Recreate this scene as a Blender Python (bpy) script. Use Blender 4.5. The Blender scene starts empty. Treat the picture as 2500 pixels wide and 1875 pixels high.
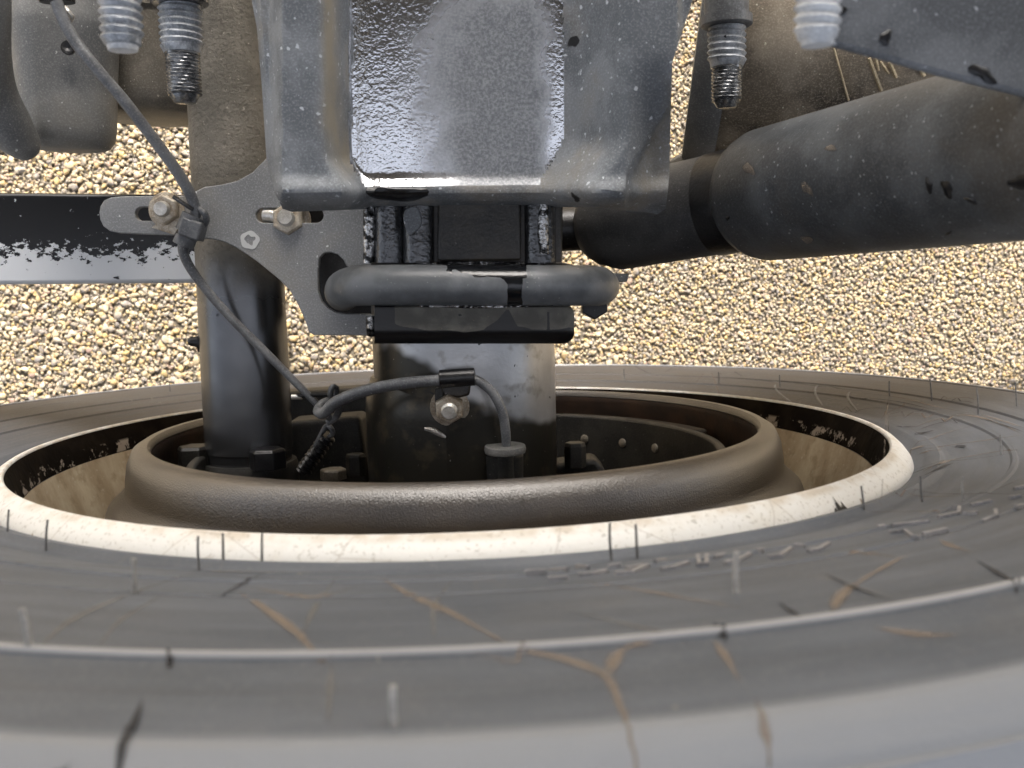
import bpy, bmesh, math, random
import numpy as np
from mathutils import Vector, Matrix
random.seed(7); RNG = np.random.default_rng(7)
SC = bpy.context.scene; COL = SC.collection
PI = math.pi

# ------------------------------------------------------------------ camera
CAM = np.array([0.04022, 0.10154, 0.67884])
RX = np.array([0.99965895, -0.02608299, 0.00128877])      # right
RY = np.array([-0.02607773, -0.9943947, 0.10246529])      # down in the picture
RZ = np.array([-0.00139105, -0.10246395, -0.99473575])    # view direction
FPX = 2400.0                                              # focal length for a picture 2500 wide
cd = bpy.data.cameras.new('camera'); co = bpy.data.objects.new('camera', cd); COL.objects.link(co)
cd.sensor_width = 36; cd.lens = FPX/2500*36; cd.clip_start = 0.02; cd.clip_end = 3000
M = Matrix.Identity(4)
for i in range(3):
    M[i][0] = RX[i]; M[i][1] = -RY[i]; M[i][2] = -RZ[i]; M[i][3] = CAM[i]
co.matrix_world = M
cd.dof.use_dof = True; cd.dof.focus_distance = 0.66; cd.dof.aperture_fstop = 12.0
SC.camera = co

# ------------------------------------------------------------------ world, sun, exposure
SUN_EL, SUN_AZ = math.radians(39), math.radians(6)       # azimuth from +Y towards +X
W = bpy.data.worlds.new('World'); SC.world = W; W.use_nodes = True
nt = W.node_tree; bg = nt.nodes['Background']
sky = nt.nodes.new('ShaderNodeTexSky'); sky.sky_type = 'NISHITA'; sky.sun_disc = False
sky.sun_elevation = SUN_EL; sky.sun_rotation = SUN_AZ; sky.dust_density = 6.0; sky.air_density = 0.8; sky.ozone_density = 0.4
hs = nt.nodes.new('ShaderNodeHueSaturation'); hs.inputs['Saturation'].default_value = 0.42   # hazy, camera balanced for shade
nt.links.new(sky.outputs[0], hs.inputs['Color']); nt.links.new(hs.outputs[0], bg.inputs[0]); bg.inputs[1].default_value = 0.15
sl = bpy.data.lights.new('sun', 'SUN'); sl.energy = 2.3; sl.angle = math.radians(0.5); sl.color = (1.0, 0.93, 0.82)
so = bpy.data.objects.new('sun', sl); COL.objects.link(so)
sd = Vector((math.sin(SUN_AZ)*math.cos(SUN_EL), math.cos(SUN_AZ)*math.cos(SUN_EL), math.sin(SUN_EL)))
so.rotation_euler = sd.to_track_quat('Z', 'Y').to_euler(); so.location = (3, 6, 5)
SC.view_settings.view_transform = 'Standard'; SC.view_settings.look = 'None'
SC.view_settings.exposure = 1.9; SC.view_settings.gamma = 1.0

# ------------------------------------------------------------------ placing helpers (a picture point meets a known plane of the place)
def ray(px, py): return RZ + RX*(px-1250)/FPX + RY*(py-937.5)/FPX
def Pz(px, py, z):
    d = ray(px, py); return CAM + d*((z-CAM[2])/d[2])
def Pw(px, py, w):
    d = ray(px, py); return CAM + d*((w-CAM[1])/d[1])

# ------------------------------------------------------------------ object helpers
def thing(name, label, cat, loc=(0, 0, 0), group=None):
    o = bpy.data.objects.new(name, None); COL.objects.link(o); o.location = loc; o.empty_display_size = .05
    o['label'] = label; o['category'] = cat
    if group: o['group'] = group
    return o
def tag(o, label, cat, group=None):
    o['label'] = label; o['category'] = cat
    if group: o['group'] = group
    return o
def wloc(o):
    v = Vector((0, 0, 0))
    while o: v = v + o.location; o = o.parent
    return np.array(v)
def obj(name, mesh, mat, parent=None, smooth=True, kind=None, bevel=0, label=None):
    """mesh = (verts in world space, faces); becomes ONE object under parent"""
    V, F = mesh
    V = np.asarray(V, float)
    base = wloc(parent) if parent else np.zeros(3)
    me = bpy.data.meshes.new(name)
    me.from_pydata((V-base).tolist(), [], [list(map(int, f)) for f in F]); me.validate(); me.update()
    bm = bmesh.new(); bm.from_mesh(me); bmesh.ops.recalc_face_normals(bm, faces=bm.faces); bm.to_mesh(me); bm.free()
    if smooth:
        me.shade_smooth()
        me.set_sharp_from_angle(angle=math.radians(38))
    me.materials.append(mat)
    o = bpy.data.objects.new(name, me); COL.objects.link(o)
    if parent: o.parent = parent
    if kind: o['kind'] = kind
    if label: o['label'] = label
    if bevel:
        b = o.modifiers.new('bevel', 'BEVEL'); b.width = bevel; b.segments = 3; b.limit_method = 'ANGLE'; b.angle_limit = math.radians(40)
        b.harden_normals = False
    return o
def join(*ms):
    V = []; F = []; n = 0
    for v, f in ms:
        V.append(np.asarray(v, float)); F += [[i+n for i in q] for q in f]; n += len(v)
    return np.concatenate(V), F
def frame(ax):
    ax = np.asarray(ax, float); ax = ax/np.linalg.norm(ax)
    h = np.array([0, 0, 1.]) if abs(ax[2]) < .9 else np.array([1., 0, 0])
    u = np.cross(h, ax); u /= np.linalg.norm(u); v = np.cross(ax, u)
    return ax, u, v
def lathe(p0, ax, prof, n=48, closed=False, thread=None, a0=0, a1=2*PI):
    """prof: list of (t along axis, radius); thread=(t0,t1,pitch,amp)"""
    p0 = np.asarray(p0, float); ax, u, v = frame(ax)
    full = abs(a1-a0-2*PI) < 1e-6
    m = n if full else n+1
    V = []; F = []
    for (t, r) in prof:
        for i in range(m):
            a = a0+(a1-a0)*i/n; rr = r
            if thread and thread[0] <= t <= thread[1]:
                ph = (t/thread[2]+i/n) % 1.0
                rr = r-thread[3]*(1-abs(2*ph-1))
            V.append(p0+ax*t+(u*math.cos(a)+v*math.sin(a))*rr)
    k = len(prof)
    for j in range(k-1 if not closed else k):
        for i in range(n):
            a = j*m+i; b = j*m+(i+1) % m; j2 = (j+1) % k
            F.append([a, b, j2*m+(i+1) % m, j2*m+i])
    if not closed and full:
        if prof[0][1] > 1e-5: F.append([i for i in range(m)][::-1])
        if prof[-1][1] > 1e-5: F.append([(k-1)*m+i for i in range(m)])
    return V, F
def spline(pts, sub=8):
    P = [np.asarray(p, float) for p in pts]; P = [2*P[0]-P[1]]+P+[2*P[-1]-P[-2]]
    out = []
    for i in range(1, len(P)-2):
        for s in range(sub):
            t = s/sub; a, b, c, d = P[i-1:i+3]
            out.append(.5*((2*b)+(-a+c)*t+(2*a-5*b+4*c-d)*t*t+(-a+3*b-3*c+d)*t**3))
    out.append(P[-2]); return out
def tube(pts, r, n=14, sub=8, caps=True):
    """r: number or list matching pts"""
    if sub > 1:
        if not np.isscalar(r):
            r = [float(q[0]) for q in spline([(x, 0, 0) for x in r], sub)]
        pts = spline(pts, sub)
    k = len(pts); pts = [np.asarray(p, float) for p in pts]
    if np.isscalar(r): r = [r]*k
    V = []; F = []
    t0 = pts[1]-pts[0]; _, u, v = frame(t0)
    for i, p in enumerate(pts):
        t = pts[min(i+1, k-1)]-pts[max(i-1, 0)]; t /= np.linalg.norm(t)
        u = u-t*(u@t); u /= np.linalg.norm(u); v = np.cross(t, u)
        for j in range(n):
            a = 2*PI*j/n; V.append(p+(u*math.cos(a)+v*math.sin(a))*r[i])
    for i in range(k-1):
        for j in range(n):
            F.append([i*n+j, i*n+(j+1) % n, (i+1)*n+(j+1) % n, (i+1)*n+j])
    if caps: F += [[j for j in range(n)][::-1], [(k-1)*n+j for j in range(n)]]
    return V, F
def box(x0, x1, y0, y1, z0, z1):
    V = [(x, y, z) for x in (x0, x1) for y in (y0, y1) for z in (z0, z1)]
    return V, [[0, 1, 3, 2], [4, 6, 7, 5], [0, 4, 5, 1], [2, 3, 7, 6], [0, 2, 6, 4], [1, 5, 7, 3]]
def prism(poly, z0, z1):
    """poly: list of 2-D or 3-D points; z0/z1 bottom and top"""
    n = len(poly); V = [(p[0], p[1], z1) for p in poly]+[(p[0], p[1], z0) for p in poly]
    F = [list(range(n)), [n+i for i in range(n)][::-1]]+[[i, (i+1) % n, n+(i+1) % n, n+i] for i in range(n)]
    return V, F
def pxpoly(pts, z): return [Pz(x, y, z) for x, y in pts]
def hexa(c, ax, r, h, ch=.12):
    return lathe(c, ax, [(0, r), (h*.85, r), (h, r*(1-ch))], n=6)
def cut_plate(outer, holes, z_top, thick, bev):
    """plate with holes from 2-D outlines (filled curve turned into a mesh)"""
    cu = bpy.data.curves.new('outline', 'CURVE'); cu.dimensions = '2D'; cu.fill_mode = 'BOTH'
    cu.extrude = thick/2-bev; cu.bevel_depth = bev; cu.bevel_resolution = 2; cu.offset = -bev
    for ring in [outer]+holes:
        s = cu.splines.new('POLY'); s.points.add(len(ring)-1)
        for p, q in zip(s.points, ring): p.co = (q[0], q[1], 0, 1)
        s.use_cyclic_u = True
    ob = bpy.data.objects.new('outline', cu); COL.objects.link(ob)
    dg = bpy.context.evaluated_depsgraph_get(); me = bpy.data.meshes.new_from_object(ob.evaluated_get(dg))
    V = [np.array([v.co.x, v.co.y, v.co.z+z_top-thick/2]) for v in me.vertices]; F = [list(p.vertices) for p in me.polygons]
    bpy.data.objects.remove(ob); bpy.data.curves.remove(cu); bpy.data.meshes.remove(me)
    return V, F
def smooth_poly(pts, sub=6):
    """closed Catmull-Rom through 2-D picture points"""
    P = [np.asarray(p, float) for p in pts]; n = len(P); out = []
    for i in range(n):
        a, b, c, d = P[i-1], P[i], P[(i+1) % n], P[(i+2) % n]
        for s in range(sub):
            t = s/sub
            out.append(.5*((2*b)+(-a+c)*t+(2*a-5*b+4*c-d)*t*t+(-a+3*b-3*c+d)*t**3))
    return out

# ------------------------------------------------------------------ materials
class NM:
    def __init__(s, name):
        s.m = bpy.data.materials.new(name); s.m.use_nodes = True; s.t = s.m.node_tree
        s.b = s.t.nodes['Principled BSDF']; s.tc = s.t.nodes.new('ShaderNodeTexCoord')
        s.co = s.tc.outputs['Object']; s.h = None
    def n(s, kind, **kw):
        q = s.t.nodes.new('ShaderNode'+kind)
        for k, v in kw.items(): setattr(q, k, v)
        return q
    def set(s, sock, v):
        if hasattr(v, 'links') or isinstance(v, bpy.types.NodeSocket): s.t.links.new(v, sock)
        else: sock.default_value = v
    def map(s, scale=(1, 1, 1), rot=(0, 0, 0)):
        q = s.n('Mapping'); s.t.links.new(s.co, q.inputs[0]); q.inputs['Scale'].default_value = scale; q.inputs['Rotation'].default_value = rot
        return q.outputs[0]
    def noise(s, scale, det=4, rough=.55, co=None, dist=0):
        q = s.n('TexNoise'); s.set(q.inputs['Vector'], co or s.co); q.inputs['Scale'].default_value = scale
        q.inputs['Detail'].default_value = det; q.inputs['Roughness'].default_value = rough; q.inputs['Distortion'].default_value = dist
        return q.outputs[0]
    def vor(s, scale, out='Distance', feature='F1', rnd=1.0, co=None):
        q = s.n('TexVoronoi', feature=feature); s.set(q.inputs['Vector'], co or s.co); q.inputs['Scale'].default_value = scale
        q.inputs['Randomness'].default_value = rnd
        return q.outputs[out]
    def ramp(s, v, a, b, lo=0.0, hi=1.0):
        q = s.n('MapRange'); q.interpolation_type = 'SMOOTHSTEP'; s.set(q.inputs[0], v)
        for i, x in zip((1, 2, 3, 4), (a, b, lo, hi)): q.inputs[i].default_value = x
        return q.outputs[0]
    def math(s, op, a, b=0.0, c=None):
        q = s.n('Math', operation=op); s.set(q.inputs[0], a); s.set(q.inputs[1], b)
        if c is not None: s.set(q.inputs[2], c)
        return q.outputs[0]
    def mix(s, f, a, b):
        q = s.n('Mix', data_type='RGBA'); s.set(q.inputs[0], f)
        for sock, v in ((q.inputs[6], a), (q.inputs[7], b)):
            s.set(sock, v if isinstance(v, bpy.types.NodeSocket) else (*v, 1) if len(v) == 3 else v)
        return q.outputs[2]
    def sep(s, i):
        q = s.n('SeparateXYZ'); s.set(q.inputs[0], s.co); return q.outputs[i]
    def bump(s, h, dist, strength=1.0):
        q = s.n('Bump'); q.inputs['Distance'].default_value = dist; q.inputs['Strength'].default_value = strength
        s.set(q.inputs['Height'], h)
        if s.h: s.t.links.new(s.h, q.inputs['Normal'])
        s.h = q.outputs[0]; s.t.links.new(s.h, s.b.inputs['Normal'])
    def sparse(s, scale, keep, size, soft=.05):
        """mask of scattered spots: voronoi cells, only a share of them kept"""
        q = s.n('TexVoronoi'); co = s.co
        nz = s.n('TexNoise'); s.set(nz.inputs['Vector'], s.co); nz.inputs['Scale'].default_value = scale*1.7; nz.inputs['Detail'].default_value = 2
        vm = s.n('VectorMath', operation='MULTIPLY_ADD'); s.set(vm.inputs[0], nz.outputs['Color']); vm.inputs[1].default_value = (.9/scale,)*3; s.set(vm.inputs[2], s.co)
        s.set(q.inputs['Vector'], vm.outputs[0]); q.inputs['Scale'].default_value = scale
        sp = s.n('SeparateColor'); s.t.links.new(q.outputs['Color'], sp.inputs[0])
        keepm = s.ramp(sp.outputs[0], 1-keep-.01, 1-keep+.01)
        rad = s.math('MULTIPLY_ADD', sp.outputs[1], size*.8, size*.4)
        d = s.math('SUBTRACT', rad, q.outputs['Distance'])
        return s.math('MULTIPLY', keepm, s.ramp(d, 0, soft))
    def fin(s, col, rough, metal=0.0, spec=.5, coat=0):
        s.set(s.b.inputs['Base Color'], col if isinstance(col, bpy.types.NodeSocket) else (*col, 1))
        s.set(s.b.inputs['Roughness'], rough); s.set(s.b.inputs['Metallic'], metal)
        s.set(s.b.inputs['Specular IOR Level'], spec); s.b.inputs['Coat Weight'].default_value = coat
        return s.m

def dusty(name, base, dust, rough=.55, mott=30, specks=(420, .22, .22), chips=(70, .05, .22), chipcol=(.006, .006, .007),
          brown=None, bump=.0004, metal=0, spec=.5, dustamt=(.42, .62), grain=900):
    s = NM(name)
    c = s.mix(s.ramp(s.noise(mott, 5, .6), *dustamt), base, dust)
    if brown: c = s.mix(s.math('MULTIPLY', s.ramp(s.noise(brown[1], 4, .6), .5, .72), brown[2]), c, brown[0])
    c = s.mix(s.ramp(s.noise(grain, 2), .45, .75, 0, .35), c, tuple(min(1, x*1.9+.02) for x in dust))
    if specks: c = s.mix(s.math('MULTIPLY', s.sparse(*specks), .75), c, tuple(min(1, x*2.6+.1) for x in dust))
    if chips: c = s.mix(s.sparse(*chips), c, chipcol)
    if name == 'grey_dusty_casting':
        at = s.n('Attribute', attribute_name='bare'); c = s.mix(s.math('MULTIPLY', at.outputs['Fac'], s.ramp(s.noise(50, 4), .2, .6, .3, .95)), c, (.27, .23, .165))
    s.bump(s.noise(grain*.5, 3), bump, .6)
    return s.fin(c, rough, metal, spec)

def gloss_black(name, base=(.30, .31, .33), pit=350, bump=.0006, rough=.10, metal=.85, patch=None, low=60, amp2=.0012):
    """glossy dark enamel over steel: mirrors what is above it"""
    s = NM(name)
    r = rough; c = base; mt = metal
    col = s.mix(s.ramp(s.noise(500, 3), .62, .7, 0, .6), base, (.02, .02, .022))
    if patch:
        col = s.mix(patch(s), col, (.20, .22, .235)); 
    s.bump(s.noise(pit, 3, .6), bump, 1.0)
    s.bump(s.noise(low, 3, .5), amp2, 1.0)
    return s.fin(col, rough, mt, .5)

MAT = {}
def build_materials():
    m = MAT
    m['cast'] = dusty('grey_dusty_casting', (.125, .135, .145), (.215, .227, .238), .68, 26, (230, .38, .24), (38, .07, .19), brown=((.24, .20, .14), 14, .6), bump=.0005)
    m['plate'] = dusty('grey_dusty_steel_plate', (.175, .178, .18), (.30, .30, .295), .48, 9, (300, .10, .2), (34, .06, .13), brown=((.26, .23, .18), 17, .55), bump=.0003, dustamt=(.3, .72))
    m['shock'] = dusty('dark_dusty_enamel', (.036, .040, .045), (.074, .081, .088), .5, 24, (330, .32, .22), (26, .10, .22), brown=((.10, .08, .055), 10, .4), bump=.0003)
    m['shockdark'] = dusty('black_dusty_rubber', (.030, .030, .031), (.055, .054, .053), .6, 30, (400, .12, .2), None, bump=.0003)
    m['chamber'] = dusty('grey_dusty_chamber', (.125, .127, .126), (.205, .203, .193), .52, 14, (330, .2, .2), (50, .05, .17), brown=((.17, .15, .115), 12, .6), bump=.0003)
    m['browncan'] = dusty('brown_dusty_can', (.14, .125, .10), (.23, .205, .165), .55, 30, (420, .2, .2), (60, .05, .15), brown=((.16, .13, .09), 15, .6))
    m['tank'] = dusty('brown_dirty_tank', (.19, .155, .11), (.42, .355, .27), .6, 16, (320, .14, .2), (40, .12, .2), (.02, .016, .012), brown=((.03, .024, .018), 22, .9), bump=.0004, dustamt=(.38, .66))
    m['tie'] = dusty('dark_grey_plastic', (.07, .073, .077), (.13, .133, .136), .45, 60, None, None)
    m['cable'] = dusty('dark_grey_cable_rubber', (.10, .103, .107), (.17, .173, .176), .42, 60, (600, .1, .2), None)
    m['rod'] = rodmat(); m['clampmat'] = clampmat()
    m['black'] = dusty('black_paint', (.004, .004, .005), (.012, .012, .013), .35, 40, (500, .04, .2), None)
    m['saddle'] = dusty('dirty_black_paint', (.010, .0095, .008), (.03, .026, .02), .4, 40, (420, .16, .2), None, brown=((.09, .05, .02), 18, .45))
    m['zinc'] = dusty('pale_zinc', (.55, .52, .46), (.74, .71, .65), .35, 120, None, None, metal=.6)
    m['rustzinc'] = dusty('rusty_steel', (.36, .29, .21), (.54, .48, .39), .5, 130, None, None, metal=.4)
    m['threadlight'] = dusty('grey_sealed_thread', (.21, .225, .24), (.38, .40, .43), .4, 110, None, (160, .1, .2), metal=.2)
    m['threadwhite'] = dusty('white_sealed_thread', (.47, .485, .50), (.64, .655, .665), .45, 60, None, None)
    m['threaddark'] = dusty('dark_thread_steel', (.10, .105, .11), (.34, .345, .35), .25, 150, None, None, metal=.75)
    m['bush'] = dusty('dull_grey_plastic', (.10, .10, .095), (.16, .155, .145), .5, 60, None, None)
    m['deck'] = dusty('deck_underside_steel', (.012, .012, .012), (.02, .02, .02), .7, 4, None, None)

def rodmat():
    s = NM('dusty_rod_with_bare_patches')
    dustc = s.mix(s.ramp(s.noise(40, 4), .4, .65), (.105, .114, .122), (.185, .195, .204))
    dustc = s.mix(s.math('MULTIPLY', s.sparse(420, .25, .2), .7), dustc, (.34, .34, .33))
    at = s.n('Attribute', attribute_name='bare'); 
    k = s.math('ADD', at.outputs['Fac'], s.math('MULTIPLY_ADD', s.noise(150, 2), .5, -.25))
    k = s.ramp(k, .48, .54)
    s.bump(s.noise(400, 3), .0003, .5)
    return s.fin(s.mix(k, dustc, (.008, .009, .011)), s.math('MULTIPLY_ADD', k, -.22, .42))
def clampmat():
    s = NM('dusty_clamp_with_bare_patches')
    dustc = s.mix(s.ramp(s.noise(70, 4), .4, .65), (.085, .082, .071), (.14, .134, .116))
    dustc = s.mix(s.math('MULTIPLY', s.sparse(450, .3, .2), .6), dustc, (.25, .22, .15))
    at = s.n('Attribute', attribute_name='bare')
    k = s.math('ADD', at.outputs['Fac'], s.math('MULTIPLY_ADD', s.noise(110, 3), .6, -.3))
    k = s.ramp(k, .48, .54)
    s.bump(s.noise(500, 3), .0003, .5)
    return s.fin(s.mix(k, dustc, (.009, .009, .010)), s.math('MULTIPLY_ADD', k, -.2, .6))
build_materials()

def paint_attr(o, fn):
    """float attribute 'bare' from a function of the world point"""
    me = o.data; a = me.attributes.new('bare', 'FLOAT', 'POINT')
    base = wloc(o.parent) if o.parent else np.zeros(3)
    a.data.foreach_set('value', [float(fn(np.array(v.co)+base)) for v in me.vertices])

def topx(P):
    d = np.asarray(P)-CAM; z = d@RZ; return 1250+FPX*(d@RX)/z, 937.5+FPX*(d@RY)/z

# ================================================================== THE SETTING
GZ = -0.488
def ground_mat():
    s = NM('gravel_ground')
    v = s.n('TexVoronoi'); s.set(v.inputs['Vector'], s.co); v.inputs['Scale'].default_value = 135
    sp = s.n('SeparateColor'); s.t.links.new(v.outputs['Color'], sp.inputs[0])
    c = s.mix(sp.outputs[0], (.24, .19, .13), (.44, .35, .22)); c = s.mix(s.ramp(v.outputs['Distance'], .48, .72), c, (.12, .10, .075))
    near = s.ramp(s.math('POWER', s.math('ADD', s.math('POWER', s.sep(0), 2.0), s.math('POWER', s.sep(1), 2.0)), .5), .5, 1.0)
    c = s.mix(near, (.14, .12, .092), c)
    s.bump(s.math('MULTIPLY', v.outputs['Distance'], -1.0), .004, .8)
    return s.fin(c, .9)
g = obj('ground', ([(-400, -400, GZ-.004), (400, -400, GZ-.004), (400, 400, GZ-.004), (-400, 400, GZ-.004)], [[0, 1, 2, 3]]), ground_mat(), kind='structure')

def pebble_mat():
    s = NM('crushed_stone')
    gi = s.n('NewGeometry'); r = gi.outputs['Random Per Island']
    q = s.n('ValToRGB'); s.t.links.new(r, q.inputs[0]); cr = q.color_ramp; cr.interpolation = 'CONSTANT'
    cols = [(0, (0.390, 0.310, 0.197)), (.14, (0.446, 0.379, 0.258)), (.26, (0.377, 0.264, 0.122)), (.36, (0.239, 0.214, 0.193)), (.49, (0.408, 0.324, 0.203)), (.59, (0.302, 0.265, 0.214)),
            (.67, (0.363, 0.271, 0.204)), (.73, (0.166, 0.154, 0.154)), (.81, (0.412, 0.291, 0.111)), (.875, (0.504, 0.454, 0.353)), (.92, (0.253, 0.169, 0.140)), (.95, (0.102, 0.093, 0.093))]
    while len(cr.elements) < len(cols): cr.elements.new(1)
    for e, (p, c) in zip(cr.elements, cols): e.position = p; e.color = (*c, 1)
    c = s.mix(s.ramp(s.noise(260, 4), .35, .7, 0, .7), q.outputs[0], (.33, .26, .165))
    c = s.mix(s.ramp(s.noise(420, 3), .55, .75, 0, .5), c, (.58, .49, .34))
    s.bump(s.noise(900, 3), .0005, .7)
    return s.fin(c, .8)
def gravel():
    x0, x1, y0, y1 = -.62, .69, -.08, .47
    pts = []
    for sp, rmin, rmax, lift, side in ((.0066, .0024, .0052, .0, -1), (.0050, .0019, .0037, .0, 1), (.0039, .0016, .0029, .0005, 0)):
        gx, gy = np.meshgrid(np.arange(x0, x1, sp), np.arange(y0, y1, sp)); n = gx.size
        px = gx.ravel()+RNG.uniform(-.55, .55, n)*sp; py = gy.ravel()+RNG.uniform(-.55, .55, n)*sp
        r = rmin+(rmax-rmin)*RNG.random(n)**2.0
        # graded: coarser to the left of the axle, finer to the right
        keep = RNG.random(n) < .94
        mixr = RNG.random(n) < np.clip((px-.02)/.2, 0, 1)
        if side == -1: keep &= ~mixr
        if side == 1: keep &= mixr
        pts.append(np.stack([px, py, np.full(n, lift), r], 1)[keep])
    VS = []; FS = []; off = 0
    for P, sub in zip(pts, (2, 1, 1)):
        bm = bmesh.new(); bmesh.ops.create_icosphere(bm, subdivisions=sub, radius=1)
        bv = np.array([v.co[:] for v in bm.verts]); bf = np.array([[v.index for v in f.verts] for f in bm.faces]); bm.free()
        n = len(P); k = len(bv)
        # lumpy, angular shapes: one random linear map and a few random flattening planes for each stone
        S = np.stack([RNG.uniform(.75, 1.35, n), RNG.uniform(.65, 1.1, n), RNG.uniform(.42, .75, n)], 1)
        ang = RNG.uniform(0, 2*PI, n); til = RNG.uniform(-.5, .5, n)
        V = np.repeat(bv[None], n, 0)
        for _ in range(7):
            d = RNG.normal(size=(n, 3)); d /= np.linalg.norm(d, axis=1)[:, None]
            lim = RNG.uniform(.5, .82, n)
            t = np.einsum('nki,ni->nk', V, d); ex = np.maximum(t-lim[:, None], 0)
            V = V-ex[..., None]*d[:, None, :]
        V = V*S[:, None, :]
        ct, st = np.cos(til), np.sin(til); y = V[..., 1].copy(); z = V[..., 2].copy()
        V[..., 1] = y*ct[:, None]-z*st[:, None]; V[..., 2] = y*st[:, None]+z*ct[:, None]
        ca, sa = np.cos(ang), np.sin(ang); x = V[..., 0].copy(); y = V[..., 1].copy()
        V[..., 0] = x*ca[:, None]-y*sa[:, None]; V[..., 1] = x*sa[:, None]+y*ca[:, None]
        V = V*P[:, None, 3:4]; V[..., 0] += P[:, None, 0]; V[..., 1] += P[:, None, 1]; V[..., 2] += GZ-.003+P[:, None, 3]*.35+P[:, None, 2]
        F = (bf[None]+(np.arange(n)*k)[:, None, None]).reshape(-1, 3)
        VS.append(V.reshape(-1, 3)); FS.append(F+off); off += n*k
    V = np.concatenate(VS); F = np.concatenate(FS)
    me = bpy.data.meshes.new('gravel'); me.vertices.add(len(V)); me.vertices.foreach_set('co', V.ravel())
    me.loops.add(F.size); me.loops.foreach_set('vertex_index', F.ravel().astype(np.int32)); me.polygons.add(len(F))
    me.polygons.foreach_set('loop_start', np.arange(0, F.size, 3, dtype=np.int32)); me.update(calc_edges=True)
    me.materials.append(pebble_mat()); o = bpy.data.objects.new('gravel', me); COL.objects.link(o); o['kind'] = 'stuff'
    
gravel()

# unseen trailer floor added above the axle, sized to keep the sun off it
dk = thing('unseen_trailer_deck', 'dark underside of an unseen trailer floor added above the axle to block the sun', 'trailer deck', (.15, .72, .92))
obj('unseen_floor_panel', box(-1.6, 1.9, .20, 1.69, .95, 1.02), MAT['deck'], dk)
for i in range(5):
    x = -1.3+i*.7; obj('unseen_cross_member', box(x, x+.06, .26, 1.66, .88, .949), MAT['deck'], dk)

# ================================================================== THE WHEEL
TYRE = [(.282, -.075), (.288, -.030), (.2945, -.0125), (.2975, -.0105), (.303, -.0060), (.309, -.0045), (.3125, -.0070), (.316, -.0074), (.324, -.0052), (.338, -.0022), (.3445, -.0010), (.3455, .0004), (.3475, .0006), (.3485, -.0003), (.36, .0015),
        (.372, .0032), (.3735, .0022), (.3755, .0024), (.3765, .0038), (.385, .0045), (.41, .0066), (.429, .0072), (.4326, .0071), (.4336, .0086), (.4352, .0086), (.4364, .0067), (.446, .0050), (.456, .0030), (.4635, .0006), (.4655, -.0006),
        (.4672, .0006), (.4695, .0000), (.474, -.0030), (.4785, -.0070), (.4805, -.0095), (.4825, -.0094), (.486, -.016), (.489, -.026), (.490, -.05), (.492, -.16), (.490, -.26), (.486, -.29), (.462, -.312), (.40, -.318), (.33, -.31), (.297, -.295), (.282, -.25)]
def tyre_w(r):
    R = [p[0] for p in TYRE[:38]]; Wd = [p[1] for p in TYRE[:38]]
    return float(np.interp(r, R, Wd))
def on_tyre(px, py, off=0.0):
    w = 0.0
    for _ in range(12):
        p = Pw(px, py, w+off); r = math.hypot(p[0], p[2]); w = tyre_w(r)
    p = Pw(px, py, w+off); return p
def refine(prof, k=3):
    out = []
    for a, b in zip(prof[:-1], prof[1:]):
        for s in range(k): out.append((a[0]+(b[0]-a[0])*s/k, a[1]+(b[1]-a[1])*s/k))
    return out+[prof[-1]]
def ring(prof, n=256, closed=False):
    """profile of (radius, w) about the axle line (Y)"""
    V, F = lathe((0, 0, 0), (0, 1, 0), [(w, r) for r, w in prof], n=n, closed=closed)
    if not closed: F = [f for f in F if len(f) == 4]
    return V, F

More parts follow.
